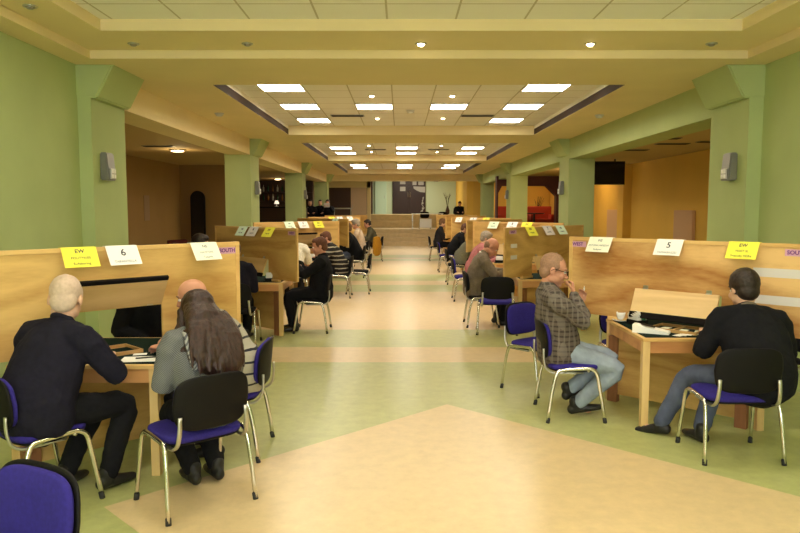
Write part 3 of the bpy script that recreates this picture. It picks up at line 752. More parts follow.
mat('dark_denim', (.085, .10, .16), .9, noise=.3, nscale=8, spec=.1)
mat('leather_black', (.014, .013, .013), .45)
mat('hair_white', (.60, .45, .35), .8, noise=.07, nscale=60, bump=.08)
mat('hair_stubble', (.30, .17, .105), .8, noise=.15, nscale=80)
mat('hair_dark', (.022, .012, .008), .55, noise=.4, nscale=50, bump=.3)
mat('hair_brown', (.030, .011, .007), .42, noise=.6, nscale=26, bump=.7, nstretch=(2.5, 2.5, .2))
mat('hair_sandy', (.15, .075, .035), .7, noise=.3, nscale=50, bump=.3)
mat('hair_reddish', (.11, .04, .02), .7, noise=.3, nscale=50, bump=.3)
mat('hair_grey', (.30, .25, .19), .8, noise=.3, nscale=50, bump=.3)
stripes_material('plaid_shirt', (.125, .100, .082), (.060, .048, .042), 2, 24, .35, (.20, .172, .15), 22)
stripes_material('striped_cardigan', (.42, .39, .32), (.03, .03, .035), 2, 13, .19)
stripes_material('striped_sweater', (.018, .015, .014), (.36, .33, .24), 2, 12, .25)
stripes_material('grey_tweed', (.20, .205, .20), (.10, .10, .105), (0, 2, 1.0), 85, .5)
stripes_material('scarf_knit', (.36, .36, .34), (.11, .11, .12), (0, 2, -1.0), 40, .5)

def ik(a, b, l1, l2, pole):
    a, b = V(a), V(b); d = b-a; L = min(d.length, (l1+l2)*.999); u = d.normalized(); b = a+u*L
    x = (l1*l1-l2*l2+L*L)/(2*L); h = math.sqrt(max(0, l1*l1-x*x))
    p = V(pole); p = (p-u*p.dot(u)).normalized()
    return a+u*x+p*h, b
def hand(bm, W, f, n, right, curl=25, spread=1.):
    f = V(f).normalized(); n = V(n); n = (n-f*n.dot(f)).normalized(); s = f.cross(n)*(1 if right else -1); W = V(W)
    sweep(bm, [W-f*.02, W+f*.02, W+f*.055, W+f*.088], [(.026, .019), (.034, .017), (.041, .015), (.040, .012)], s, 12)
    for off, L, w in ((.030, .072, .0086), (.0105, .080, .0088), (-.009, .074, .0084), (-.028, .058, .0076)):
        p = W+f*.085+s*off; pts = [p-f*.02, p]; ang = 0; d0 = (f+s*off*1.2*spread).normalized()
        for k, q in enumerate((.45, .31, .24)):
            ang += curl*(.8, 1.1, .9)[k]
            p = p+(d0*math.cos(R(ang))+n*math.sin(R(ang)))*L*q; pts.append(p)
        sweep(bm, pts, [w, w, w*.95, w*.88, w*.78], n, 8)
    b = W+f*.02+s*.026; d = (f*.62+s*.62+n*.42).normalized(); e = b+d*.045; g = e+(d*.75+f*.45+n*.3).normalized()*.032; h = g+(f*.8+n*.45+s*.1).normalized()*.026
    sweep(bm, [b-d*.012, b, e, g, h], [.014, .014, .0115, .0100, .0085], n, 8)
    return s

def person(label, x, y, rz, z=0., lean=8, side=0, twist=0, head=(0, 0, 0), hl=(-.15, .42, .80), hr=(.15, .42, .80), fl=(-.12, .36), fr=(.12, .36),
           top='black_knit', legs='black_trousers', shoes='leather_black', skin='skin', hair=('short', 'hair_dark'), s=1., fat=1., vox=.009, seat=.47, fold=(35, 35),
           hand_dirs=None, knee=((-.1, 1, .6), (.1, 1, .6)), eyes=True, hs=1.0, elbow=None, foot_z=(.085, .085), foot_dir=((-.15, 1), (.15, 1)), foot_pitch=(0, 0), extra=None, hem=True, collar=None, cloth_vox=None, py=0.):
    T = thing('person', label, 'person', (x, y, z), rz)
    cv = cloth_vox or max(vox, .009)
    P = V((0, py, seat+.095))
    # spine: bends forward progressively
    def dirv(a): return (M4.Rotation(R(-side), 4, 'Y') @ M4.Rotation(R(-a), 4, 'X')) .to_3x3() @ V((0, 0, 1))
    # (rotation about X by -a tips the spine towards +y)
    pts = [P]; p = P
    for k, (L, q) in enumerate(((.135, .45), (.165, .95), (.13, 1.15), (.06, 1.25))):
        p = p+dirv(lean*q)*L*s; pts.append(p)
    Wst, Chs, Shd, Nk = pts[1:]
    up = dirv(lean*1.1)
    tw = M4.Rotation(R(twist), 3, up)
    sx = (tw @ (M4.Rotation(R(-side), 3, 'Y') @ V((1, 0, 0)))).normalized(); fw = up.cross(sx)*1.0
    SL = Shd-sx*.198*s-up*.012; SR = Shd+sx*.198*s-up*.012
    yaw, pitch, roll = head
    HR = M4.Rotation(R(yaw), 3, 'Z') @ M4.Rotation(R(-pitch), 3, 'X') @ M4.Rotation(R(roll), 3, 'Y')
    nd = (up*.55+(HR @ V((0, 0, 1)))*.45).normalized()
    Nb = Nk+nd*.058*s
    HC = Nb+(HR @ V((0, .022, .10)))*s
    HM = M4.Translation(HC) @ HR.to_4x4() @ M4.Scale(s*1.07*hs, 4)
    el = elbow or ((-.55, -.35, -.75), (.55, -.35, -.75))
    EL, WLn = ik(SL, hl, .285*s, .25*s, el[0]); ER, WRn = ik(SR, hr, .285*s, .25*s, el[1])
    HL_, HR_ = P+V((-.092, .02, -.01)), P+V((.092, .02, -.01))
    KL, AL_ = ik(HL_, (fl[0], fl[1], foot_z[0]), .43*s, .42*s, knee[0]); KR, AR_ = ik(HR_, (fr[0], fr[1], foot_z[1]), .43*s, .42*s, knee[1])
    hd = hand_dirs or (None, None)
    # ---- body, one continuous surface
    b = BM()
    sweep(b, [P+V((0, 0, -.02)), P+V((0, 0, .05)), Wst, Chs, Shd, Nk], [(.150, .115), (.150, .112), (.132*fat, .098*fat), (.150, .105), (.125, .080), (.058, .056)], sx, 20, 3)
    for Sx, E, W in ((SL, EL, WLn), (SR, ER, WRn)):
        sweep(b, [Shd+up*.015, Sx, (Sx*.6+E*.4), E, (E*.6+W*.4), W], [.058, .052, .043, .036, .036, .0255], (0, 1, 0), 12, 2)
    for H, K, A in ((HL_, KL, AL_), (HR_, KR, AR_)):
        sweep(b, [H, H*.5+K*.5, K, K*.65+A*.35, A], [.078, .066, .050, .050, .034], (1, 0, 0), 12, 2)
    sweep(b, [Nk-up*.03, Nb, HC+(HR @ V((0, -.02, -.05)))*s], [.060, .055, .052], (1, 0, 0), 14, 2)
    # skull, jaw, features
    ell(b, (0, -.012, .032), (.075, .094, .084), HM); ell(b, (0, .022, -.035), (.060, .066, .078), HM)
    ell(b, (0, .060, -.094), (.027, .026, .022), HM); ell(b, (0, .070, .028), (.052, .020, .014), HM)
    for e in (-1, 1):
        ell(b, (e*.037, .058, -.028), (.026, .026, .026), HM); ell(b, (e*.048, .0, -.06), (.018, .04, .028), HM)
        ell(b, (e*.0765, -.012, -.006), (.009, .019, .031), HM @ M4.Rotation(R(e*-8), 4, 'Z'), 12, 8)
    sweep(b, [HM @ V((0, .080, .022)), HM @ V((0, .094, -.004)), HM @ V((0, .108, -.028)), HM @ V((0, .092, -.036))], [.008, .0095, .0125, .011], (1, 0, 0), 10)
    for e in (-1, 1): ell(b, (e*.012, .092, -.032), (.009, .010, .008), HM, 10, 6)
    ell(b, (0, .084, -.060), (.024, .012, .006), HM, 12, 8); ell(b, (0, .082, -.070), (.021, .012, .006), HM, 12, 8)
    # hands with five fingers
    for W, E, right, d, cu in ((WLn, EL, False, hd[0], fold[0]), (WRn, ER, True, hd[1], fold[1])):
        f = (W-E).normalized()
        if d: f2, n2 = V(d[0]), V(d[1])
        else: f2, n2 = (f+V((0, .5, -.1))).normalized(), V((0, -.1, -1))
        hand(b, W+f*.01, f2, n2, right, cu)
    for A, fd in ((AL_, foot_dir[0]), (AR_, foot_dir[1])):   # foot inside the shoe
        d = V((fd[0], fd[1], 0)).normalized(); sweep(b, [A-d*.02-V((0, 0, .03)), A+d*.10-V((0, 0, .048))], [.030, .024], (0, 0, 1), 10)
    linkmesh('body', remesh(b, vox, 3), skin, T)
    # ---- trousers
    b = BM()
    sweep(b, [P+V((0, -.02, -.015)), P+V((0, 0, .08)), Wst], [(.180, .125), (.168, .130), (.150*fat, .115*fat)], (1, 0, 0), 20, 3)
    for H, K, A, e in ((HL_, KL, AL_, -1), (HR_, KR, AR_, 1)):
        sweep(b, [H, H*.5+K*.5, K, K*.6+A*.4, A*.93+K*.07], [.105, .093, .076, .072, .060], (1, 0, 0), 14, 3)
    linkmesh('trousers', remesh(b, cv, 4, .016, .07), legs, T)
    # ---- shoes
    for A, fd, fp in ((AL_, foot_dir[0], foot_pitch[0]), (AR_, foot_dir[1], foot_pitch[1])):
        d = V((fd[0], fd[1], 0)).normalized(); sd_ = V((d.y, -d.x, 0))
        rot = M4.Rotation(R(-fp), 3, sd_)
        def L(q): return A+rot @ (d*q[0]+V((0, 0, q[1])))
        b = BM()
        sweep(b, [L((-.05, -.035)), L((.03, -.037)), L((.12, -.050)), L((.185, -.056))], [(.036, .042), (.039, .042), (.046, .030), (.036, .022)], sd_, 14, 3)
        sweep(b, [L((-.012, .03)), L((-.01, -.03))], [.046, .044], sd_, 14)
        linkmesh('shoe', remesh(b, cv, 3), shoes, T)
    # ---- top garment
    b = BM()
    low = P+V((0, -.015, -.02)) if hem else P+V((0, 0, .03))
    sweep(b, [low, P+V((0, -.01, .07)), Wst, Chs, Shd-up*.01, Nk+up*.004], [(.205*fat, .160*fat), (.200*fat, .165*fat), (.192*fat, .155*fat), (.208*max(1, fat*.97), .155), (.180, .125), (.082, .078)], sx, 22, 3)
    for Sx, E, W in ((SL, EL, WLn), (SR, ER, WRn)):
        sweep(b, [Shd+up*.012, Sx, Sx*.6+E*.4, E, E*.55+W*.45, W-(W-E).normalized()*.012], [.094, .088, .077, .067, .061, .044], (0, 1, 0), 14, 2)
    tp = linkmesh('sweater' if 'shirt' not in top else 'shirt', remesh(b, cv, 4, .020, .09), top, T)
    b = BM()
    ch_ = .012 if collar != 'navy_knit' else .034
    cpts = [Nk+up*ch_+(sx*math.cos(a)*.068+fw*math.sin(a)*.066)+up*(-.012*math.sin(a)) for a in [2*math.pi*k/16 for k in range(17)]]
    sweep(b, cpts, [.013 if not collar else .016], up, 8, 1)
    linkmesh('collar', remesh(b, .006, 2), collar or top, tp)
    # ---- hair
    kind, hm = hair
    b = BM()
    if kind in ('short', 'full', 'buzz'):
        k = {'short': .006, 'full': .014, 'buzz': .0025}[kind]
        ell(b, (0, -.026, .040), (.074+k, .090+k, .084+k), HM); ell(b, (0, -.060, -.02), (.062+k*.6, .045+k, .060), HM)
        kind != 'buzz' and ell(b, (0, .030, .085), (.058, .042+k, .030+k), HM)
        for e in (-1, 1): ell(b, (e*.066, -.008, .030), (.012+k*.5, .030, .040), HM)
        o = remesh(b, .007, 2, .008, .02)
    elif kind == 'crop':      # thin hair on the sides and back only
        ell(b, (0, -.024, .030), (.0765, .0895, .080), HM); ell(b, (0, -.060, -.02), (.060, .043, .055), HM)
        for e in (-1, 1): ell(b, (e*.067, -.012, .022), (.011, .034, .034), HM)
        o = remesh(b, .007, 2)
    elif kind == 'bald':      # a low fringe round the back
        ell(b, (0, -.040, -.002), (.0725, .0705, .048), HM); ell(b, (0, -.066, -.03), (.050, .034, .04), HM)
        o = remesh(b, .007, 2)
    elif kind == 'long':
        ell(b, (0, -.030, .036), (.104, .116, .100), HM); ell(b, (0, .034, .085), (.070, .046, .034), HM)
        bk = -fw
        c0 = HC+(HR @ V((0, -.06, .02)))*s
        sweep(b, [c0, c0+bk*.05-up*.10, Nk+bk*.105+up*.02, Chs+bk*.150+up*.08, Chs+bk*.165-up*.07, Wst+bk*.150+up*.03], [(.100, .075), (.130, .085), (.160, .080), (.175, .065), (.165, .045), (.10, .022)], sx, 22, 3)
        for e in (-1, 1):
            c1 = HM @ V((e*.075, .0, .0))
            sweep(b, [c1, c1-up*.10+sx*e*.015, Shd+sx*e*.125+fw*.01+up*.05, Chs+sx*e*.15+bk*.06+up*.04], [(.03, .05), (.035, .05), (.04, .05), (.03, .03)], fw, 12, 2)
        rnd = random.Random(5)
        for k in range(46):
            a = rnd.uniform(-1.15, 1.15); w0 = math.sin(a)
            p0 = HM @ V((w0*.095, -.03-math.cos(a)*.085, .07+rnd.uniform(-.13, -.03))); e1 = rnd.uniform(-.02, .02)
            p1 = HM @ V((w0*.120, -.05-math.cos(a)*.085, -.05)); bb = .078*math.cos(a)
            p2 = Nk+sx*w0*.150+bk*(.115+bb)+up*.0; p3 = Chs+sx*(w0*.168+e1)+bk*(.150+bb*.8)+up*rnd.uniform(.0, .06)
            p4 = Chs+sx*(w0*.160+e1*2)+bk*(.160+bb*.4)-up*rnd.uniform(.05, .16)
            sweep(b, [p0, p1, p2, p3, p4], [.010, .016, .017, .014, .006], sx, 8, 3)
        o = remesh(b, .0075, 1, .010, .03)
    linkmesh('hair', o, hm, T)
    if eyes:
        for e in (-1, 1):
            b = BM(); ell(b, (e*.031, .074, .006), (.0135, .0125, .010), HM, 12, 8); q = link('eye', b, 'eye_white', T, True)
            b = BM(); ell(b, (e*.031, .0845, .006), (.006, .0030, .006), HM, 10, 6); link('iris', b, 'iris', q, True)
            b = BM(); sweep(b, [HM @ V((e*.012, .086, .030)), HM @ V((e*.030, .086, .036)), HM @ V((e*.052, .070, .030))], [.0045], (0, 0, 1), 8); link('eyebrow', b, hm, T, True)
        b = BM(); ell(b, (0, .0885, -.0655), (.022, .0095, .0062), HM, 12, 8); link('mouth', b, 'lips', T, True)
    if extra: extra(T, dict(HM=HM, P=P, Wst=Wst, Chs=Chs, Shd=Shd, Nk=Nk, sx=sx, fw=fw, up=up, SL=SL, SR=SR, WL=WLn, WR=WRn, EL=EL, ER=ER))
    return T

# nearest right table: W player in plaid shirt with glasses
def glasses(T, J):
    HM = J['HM']; g = None
    b = BM()
    for e in (-1, 1):
        ring = [HM @ V((e*.034+.023*math.cos(a), .098-.010*abs(math.cos(a))*(1 if e*math.cos(a) > 0 else 0), .006+.016*math.sin(a))) for a in [2*math.pi*k/16 for k in range(17)]]
        sweep(b, ring, [.0024], (0, 1, 0), 6)
        sweep(b, [HM @ V((e*.057, .088, .010)), HM @ V((e*.076, .05, .010)), HM @ V((e*.083, -.015, .012)), HM @ V((e*.082, -.035, -.004))], [.0026], (0, 0, 1), 6)
    sweep(b, [HM @ V((-.012, .099, .010)), HM @ V((.012, .099, .010))], [.0024], (0, 0, 1), 6)
    g = link('glasses', b, 'black_plastic', T, True)
    for e in (-1, 1): b = BM(); ell(b, (e*.034, .097, .006), (.021, .0016, .0145), HM, 14, 8); link('lens', b, 'screen_glass', g, True)
person('seated man with glasses and plaid shirt holding cards at the nearest right table', 1.35, 5.86, face(1, 0), lean=-13, head=(-2, 16, 0), top='plaid_shirt', legs='denim', skin='skin_ruddy', hair=('buzz', 'hair_stubble'),
       hl=(-.03, .16, .93), hr=(.06, .10, 1.03), hand_dirs=(((.15, .35, 1), (.8, -.5, 0)), ((-.30, -.02, 1), (-.3, -1, 0))), fold=(30, 60), elbow=((-.4, .3, -1), (.35, .8, -1)),
       fl=(-.04, .10), fr=(.07, .14), foot_z=(.20, .10), foot_pitch=(-28, -12), foot_dir=((-.1, 1), (.1, 1)), knee=((-.05, 1, .3), (.12, 1, .35)), vox=.0048, cloth_vox=.008, fat=1.08, s=1.06, extra=glasses, collar='plaid_shirt')
gp = 'playing cards held by the man in plaid'
for k in range(4):
    o = tag(boxo('playing_card', 'paper', (-.031, .031, -.0004, .0004, 0, .09)), ['leftmost', 'second', 'third', 'rightmost'][k]+' white playing card in the hand of the man in plaid', 'playing card', gp)
    o.location = (1.555+.002*k, 5.87+.006*k, 1.00); o.rotation_euler = (0, R(20+k*3), R(70+4*k))
# S player in black, back to the camera
person('seated man in black sweater seen from behind at the nearest right table', 2.53, 4.88, face(.0, 1), lean=34, side=-3, head=(3, 16, 2), top='black_knit', legs='dark_denim', skin='skin_pale', hair=('full', 'hair_dark'),
       hl=(-.22, .36, .80), hr=(.20, .42, .80), elbow=((-.5, -.3, -.8), (.6, -.3, -.7)), fl=(-.52, .42), fr=(-.28, .24), foot_dir=((-.7, .7), (-.2, 1)), foot_pitch=(8, 0), knee=((-.35, 1, .5), (-.05, 1, .6)), fat=1.22, s=1.04, hs=1.06, vox=.008, py=-.03, collar='grey_knit')
# nearest left table
person('grey-haired man in dark sweater with his back to the camera at left', -2.12, 4.08, face(.36, .93), lean=25, head=(36, 22, 2), top='navy_knit', legs='black_trousers', skin='skin_pale', hair=('buzz', 'hair_white'),
       hl=(-.22, .40, .80), hr=(.12, .40, .80), elbow=((-.7, -.3, -.6), (.8, -.3, -.5)), fl=(-.05, .18), fr=(.22, .26), knee=((.1, 1, .6), (.3, 1, .6)), fat=1.22, s=1.05, hs=1.09, vox=.008, py=-.04, collar='navy_knit')
person('bald man in striped cardigan leaning over the nearest left table', -1.20, 4.92, face(-1, -.02), lean=33, head=(4, 18, 0), top='striped_cardigan', legs='charcoal', skin='skin_ruddy', hair=('bald', 'hair_stubble'),
       hl=(-.20, .42, .80), hr=(.16, .44, .80), elbow=((-1, -.1, -.4), (1, -.1, -.4)), fl=(-.12, .12), fr=(.12, .20), fat=1.05, vox=.008, py=-.05, collar='scarf_knit')
def scarf(T, J):
    b = BM(); pts = [J['Nk']+(J['sx']*math.cos(a)*.098+J['fw']*math.sin(a)*.09)+J['up']*(.004) for a in [2*math.pi*k/14 for k in range(15)]]
    sweep(b, pts, [(.046, .030)], J['up'], 10)
    for e in (-1, 1):
        p = J['Nk']+J['sx']*e*.10-J['fw']*.05
        sweep(b, [p, J['Shd']+J['sx']*e*.125-J['fw']*.12, J['Chs']+J['sx']*e*.135-J['fw']*.155, J['Wst']+J['sx']*e*.12-J['fw']*.155+J['up']*.06], [(.05, .02), (.05, .018), (.045, .014), (.04, .012)], J['sx'], 12, 2)
    linkmesh('scarf', remesh(b, .008, 2, .012, .04), 'scarf_knit', T)
person('woman with long brown hair and grey patterned scarf seen from behind', -1.17, 4.13, face(-.66, .75), lean=24, side=-7, head=(-4, 14, 0), top='grey_tweed', legs='black_trousers', skin='skin_pale', hair=('long', 'hair_brown'),
       hl=(-.10, .34, .74), hr=(.14, .34, .76), elbow=((-.45, -.4, -.9), (.6, -.3, -.8)), fl=(.02, .24), fr=(.17, .22), foot_dir=((.1, 1), (.15, 1)), s=.92, fat=.98, vox=.008, py=-.01, extra=scarf)
person('person in black beyond the opening of the nearest left screen', -2.12, 6.10, face(.1, -1), lean=24, head=(0, 20, 0), top='black_knit', hair=('short', 'hair_dark'), hl=(-.08, .22, .64), hr=(.08, .22, .64), elbow=((-.8, -.2, -.6), (.8, -.2, -.6)), fat=1.2, vox=.012, seat=.47, eyes=False)
# second tables
person('dark-clothed person half hidden behind the end of the nearest left screen', -2.16, 8.95, face(-.05, 1), lean=22, head=(10, 14, 0), top='navy_knit', hair=('full', 'hair_sandy'), fat=1.12, vox=.012, eyes=False, hl=(-.16, .36, .80), hr=(.13, .34, .80), elbow=((-.5, -.3, -.8), (.4, -.4, -.8)))
person('dark-haired person peeping over the nearest left screen by the brown wall', -2.98, 9.95, face(1, 0), lean=12, head=(0, 10, 0), top='charcoal', hair=('full', 'hair_dark'), s=1.06, vox=.012, eyes=False)
person('man in black sweater on a chair facing left in the left row', -1.15, 9.93, face(-1, 0), lean=-4, head=(0, 14, 0), top='black_knit', legs='black_trousers', skin='skin_ruddy', hair=('short', 'hair_reddish'),
       hl=(-.02, .30, .92), hr=(.10, .27, .90), elbow=((-1, -.2, -.7), (1, -.2, -.7)), fl=(-.14, .36), fr=(.10, .38), hand_dirs=(((.5, .7, .25), (.2, -.5, -.6)), ((-.5, .7, .25), (-.2, -.5, -.6))), fold=(45, 45), vox=.007, py=-.02, fat=1.04)
person('stooping bald man in grey sweater at the second right table', 1.17, 10.42, face(1, 0), lean=14, head=(0, 42, 0), top='grey_knit', legs='black_trousers', skin='skin_ruddy', hair=('bald', 'hair_stubble'), fl=(-.12, .30), fr=(.12, .34), fat=1.16, s=1.03, vox=.008, hl=(-.16, .40, .80), hr=(.16, .40, .80), elbow=((-.8, -.1, -.6), (.8, -.1, -.6)), collar='white_shirt', py=-.03)
person('person in white shirt beyond the end of the second left screen', -1.97, 12.85, face(-.1, 1), lean=10, head=(0, 10, 0), top='white_shirt', legs='charcoal', hair=('short', 'hair_reddish'), s=1.06, vox=.012, eyes=False, fat=1.05)
person('man in black sweater with light stripes leaning over the third left table', -1.20, 13.75, face(-1, -.05), lean=24, head=(0, 22, 0), top='striped_sweater', legs='black_trousers', skin='skin_ruddy', hair=('short', 'hair_reddish'), vox=.011, fat=1.1, hl=(-.2, .42, .80), hr=(.2, .42, .80), elbow=((-1, -.1, -.4), (1, -.1, -.4)))
person('grey-haired person in pink sweater at the third right table', 1.42, 13.3, face(1, 0), lean=20, head=(0, 20, 0), top='pink_knit', legs='charcoal', skin='skin_pale', hair=('full', 'hair_grey'), vox=.011, hl=(-.18, .42, .80), hr=(.18, .42, .80), fat=1.05)
person('sandy-haired person in black jacket at the fourth left table', -1.14, 17.7, face(-1, 0), lean=18, head=(0, 12, 0), top='black_knit', legs='dark_denim', hair=('full', 'hair_sandy'), vox=.012, fat=1.18, s=1.08, eyes=False, hl=(-.18, .42, .80), hr=(.18, .42, .80))
person('person in grey sweater bending at the fourth right table', 1.45, 16.2, face(1, 0), lean=34, head=(0, 30, 0), top='sage_knit', legs='charcoal', hair=('short', 'hair_grey'), vox=.012, fat=1.15, eyes=False, hl=(-.18, .45, .80), hr=(.18, .45, .80))
person('grey-haired man in beige sweater at the fifth left table', -1.16, 20.6, face(-1, .1), lean=10, head=(0, 14, 0), top='beige_knit', legs='dark_denim', skin='skin_ruddy', hair=('full', 'hair_grey'), vox=.012, s=1.12, eyes=False)
person('person in black jacket with reddish hair at the fifth right table', 1.50, 19.3, face(1, .05), lean=26, head=(0, 26, 0), top='black_knit', legs='black_trousers', hair=('short', 'hair_reddish'), vox=.012, fat=1.15, s=1.06, eyes=False, collar='white_shirt', hl=(-.18, .42, .80), hr=(.18, .42, .80))
person('dark-haired man in olive sweater beside the ochre jacket', -.86, 23.2, face(-1, -.1), lean=18, head=(-10, 18, 0), top='dark_olive', legs='charcoal', skin='skin_ruddy', hair=('short', 'hair_dark'), vox=.012, s=1.08, eyes=False, collar='navy_knit')
person('person in dark clothes at the sixth right table', 1.28, 23.3, face(1, 0), lean=10, head=(0, 14, 0), top='charcoal', legs='black_trousers', hair=('full', 'hair_sandy'), vox=.012, s=1.08, eyes=False)
person('person in black sitting on the stage at right', 3.0-.1, 34.2, face(0, -1), z=.75, lean=6, head=(0, 20, 0), top='black_knit', hair=('short', 'hair_dark'), vox=.014, eyes=False)
person('leftmost of three dark figures on the raised terrace by the column', -3.72, 29.0, face(.2, -1), z=.75, lean=10, top='black_knit', hair=('short', 'hair_dark'), vox=.014, eyes=False)
person('middle dark figure of three on the raised terrace', -3.32, 29.3, face(0, -1), z=.75, lean=4, top='black_knit', hair=('short', 'hair_dark'), vox=.014, eyes=False)
person('rightmost dark figure on the terrace holding something pale', -2.98, 29.0, face(0, -1), z=.75, lean=4, top='black_knit', hair=('full', 'hair_dark'), vox=.014, eyes=False, hl=(-.1, .34, 1.05), hr=(.12, .34, 1.05))
t = tag(boxo('pale_paper', 'grey_paper', (-.12, .12, -.004, .004, 0, .17)), 'pale sheet held by the rightmost figure on the terrace', 'paper'); t.location = (-2.98, 28.60, .75+1.03)

# ------------------------------------------------------------------ chairs in place
CG = 'chair'
chair(1.44, 5.86, face(1, 0), 'blue chair under the man with glasses and plaid shirt')
chair(2.35, 4.88, face(0, 1), 'chair with black back shell under the man in black at right')
chair(-2.16, 4.10, face(.64, .77), 'blue chair under the grey-haired man at left')
chair(-1.23, 4.09, face(-.66, .75), 'blue chair with dark back under the long-haired woman')
chair(-1.21, 4.97, face(-1, 0), 'blue chair under the bald man in stripes')
chair(-1.43, 2.25, face(-.46, -.89), 'empty blue chair cut off by the lower left corner')
chair(1.35, 6.69, face(.6, -.8), 'empty blue chair facing the camera behind the man in plaid')
chair(1.36, 9.76, face(.10, 1), 'empty blue-seated chair with its back to the camera before the stooping man')
chair(1.22, 10.42, face(1, 0), 'black chair under the stooping man in grey sweater', 'black')
chair(-1.25, 9.93, face(-1, 0), 'black chair under the man in black sweater facing left', 'black')
chair(-2.10, 8.92, face(-.05, 1), 'black chair behind the end of the nearest left screen', 'black')
chair(-3.0, 9.95, face(1, 0), 'black chair under the person peeping over the screen', 'black')
chair(-2.12, 6.13, face(.1, -1), 'black chair beyond the opening of the nearest left screen', 'black')
chair(3.22, 6.0, face(-1, 0), 'black chair beyond the right end of the nearest right screen', 'black')
chair(2.2, 6.62, face(0, -1), 'blue chair tucked in beyond the nearest right screen')
chair(-1.97, 12.82, face(-.1, 1), 'black chair under the person in white shirt', 'black')
chair(-1.2, 13.75, face(-1, 0), 'black chair under the man in striped sweater', 'black')
chair(-.86, 14.4, face(-1, 0), 'empty black chair on the aisle behind the man in striped sweater', 'black')
chair(-1.14, 17.7, face(-1, 0), 'black chair under the sandy-haired person in black jacket', 'black')
chair(-1.16, 20.6, face(-1, .1), 'black chair under the man in beige sweater', 'black')
chair(-.83, 23.2, face(-1, -.1), 'black chair hung with an ochre jacket', 'black')
chair(1.25, 13.3, face(1, 0), 'blue chair under the person in pink sweater')
chair(1.32, 16.2, face(1, 0), 'black chair under the person in grey sweater bending', 'black')
chair(1.30, 19.3, face(1, 0), 'blue chair under the black jacket at the fifth right table')
chair(1.22, 23.3, face(1, 0), 'black chair under the person at the sixth right table', 'black')
chair(2.9, 34.2, face(0, -1), 'black chair under the person on the stage', 'black', .75)
chair(2.1, 34.6, face(0, 1), 'empty black chair on the stage beside the seated person', 'black', .75)
chair(1.2, 33.95, face(0, -1), 'black chair behind the table on the stage', 'black', .75)
for x, y, w in ((-3.72, 29.0, 'leftmost'), (-3.32, 29.3, 'middle'), (-2.98, 29.0, 'rightmost')): chair(x, y, face(0, -1), 'dark chair under the %s figure on the terrace' % w, 'black', .75)
# ochre jacket over a chair back
b = BM()
sweep(b, [(0, 0, .84), (0, -.01, .74), (0, -.02, .5), (0, -.02, .30)], [(.10, .05), (.21, .06), (.20, .06), (.24, .06)], (1, 0, 0), 18, 3)
for e in (-1, 1): sweep(b, [(e*.18, 0, .82), (e*.25, -.02, .6), (e*.26, -.02, .36)], [.05, .055, .045], (1, 0, 0), 12, 2)
o = linkmesh('jacket', remesh(b, .012, 3, .03, .08), 'ochre_cloth'); tag(o, 'ochre jacket hanging over an aisle chair in the left row', 'jacket'); o.location = (-.76, 22.75, -.05); o.rotation_euler = (0, 0, R(70))

# ------------------------------------------------------------------ background furniture
t = thing('stage_table', 'long table with hanging white sheet on the stage', 'table', (1.3, 33.5, .75))
bm = BM(); box(bm, -.75, .75, -.35, .35, .71, .74, .003); link('tabletop', bm, 'light_grey', t)
for sx in (-1, 1):
    for sy in (-1, 1): bm = BM(); box(bm, sx*.70-.02, sx*.70+.02, sy*.3-.02, sy*.3+.02, 0, .71); link('leg', bm, 'steel', t)
o = tag(boxo('white_cloth', 'paper', (-.28, .28, -.006, .006, 0, .42)), 'white sheet hanging under the stage table', 'cloth'); o.location = (1.02+.2, 33.3, .82)
def vase(x, y, z, h, label):
    t = thing('vase_of_twigs', label, 'vase', (x, y, z), 0, 'tall vases of bare twigs')
    bm = BM(); lathe(bm, [(.06, 0), (.10, .06), (.11, .2), (.06, .34), (.05, .40), (.06, .42)], 18); link('pot', bm, 'dark_wood', t, True)
    bm = BM(); rnd = random.Random(int(x*100))
    for k in range(7):
        a = rnd.uniform(0, 6.28); r = rnd.uniform(.1, .32)
        p1 = V((math.cos(a)*r*.4, math.sin(a)*r*.4, .4+h*.5)); p2 = V((math.cos(a)*r, math.sin(a)*r, .4+h*rnd.uniform(.8, 1)))
        sweep(bm, [(0, 0, .25), p1, p2], [.010, .008, .004], n=6, sub=3)
        sweep(bm, [p1, p1+V((rnd.uniform(-.2, .2), rnd.uniform(-.2, .2), h*.3))], [.006, .003], n=6)
    link('twigs', bm, 'twig', t); return t
vase(2.45, 36.2, 1.42, .75, 'vase of tall twigs against the pale stage wall')
vase(5.62, 28.7, .9, .95, 'vase of twigs at the right of the amber alcove')
vase(4.95, 28.9, .9, .75, 'thin vase of twigs in the middle of the amber alcove')
def sofa(x, y, z, w, label):
    t = thing('sofa', label, 'sofa', (x, y, z), 0, 'red sofas in the alcove')
    bm = BM(); box(bm, -w/2, w/2, -.4, .3, .08, .42, .04); link('seat', bm, 'red_fabric', t)
    bm = BM(); box(bm, -w/2, w/2, .22, .42, .08, .92, .05); link('backrest', bm, 'red_fabric', t)
    for s in (-1, 1): bm = BM(); box(bm, min(s*w/2, s*(w/2-.15)), max(s*w/2, s*(w/2-.15)), -.4, .3, .08, .6, .04); link('armrest', bm, 'red_fabric', t)
    for s in (-1, 1):
        for q in (-.3, .3): bm = BM(); cyl(bm, (s*(w/2-.08), q, 0), (s*(w/2-.08), q, .09), .025); link('leg', bm, 'dark_wood', t)
    return t
sofa(5.62, 28.0, .9, .95, 'red sofa behind the brown table in the right alcove'); sofa(4.30, 28.2, .9, .85, 'red sofa at the left of the amber alcove')
t = thing('side_table', 'brown round table in front of the red sofa', 'table', (5.15, 26.95, .9))
bm = BM(); lathe(bm, [(.38, .62), (.40, .64), (.38, .66)], 24); link('tabletop', bm, 'dark_wood', t, True)
bm = BM(); cyl(bm, (0, 0, .02), (0, 0, .62), .04); link('column', bm, 'dark_wood', t)
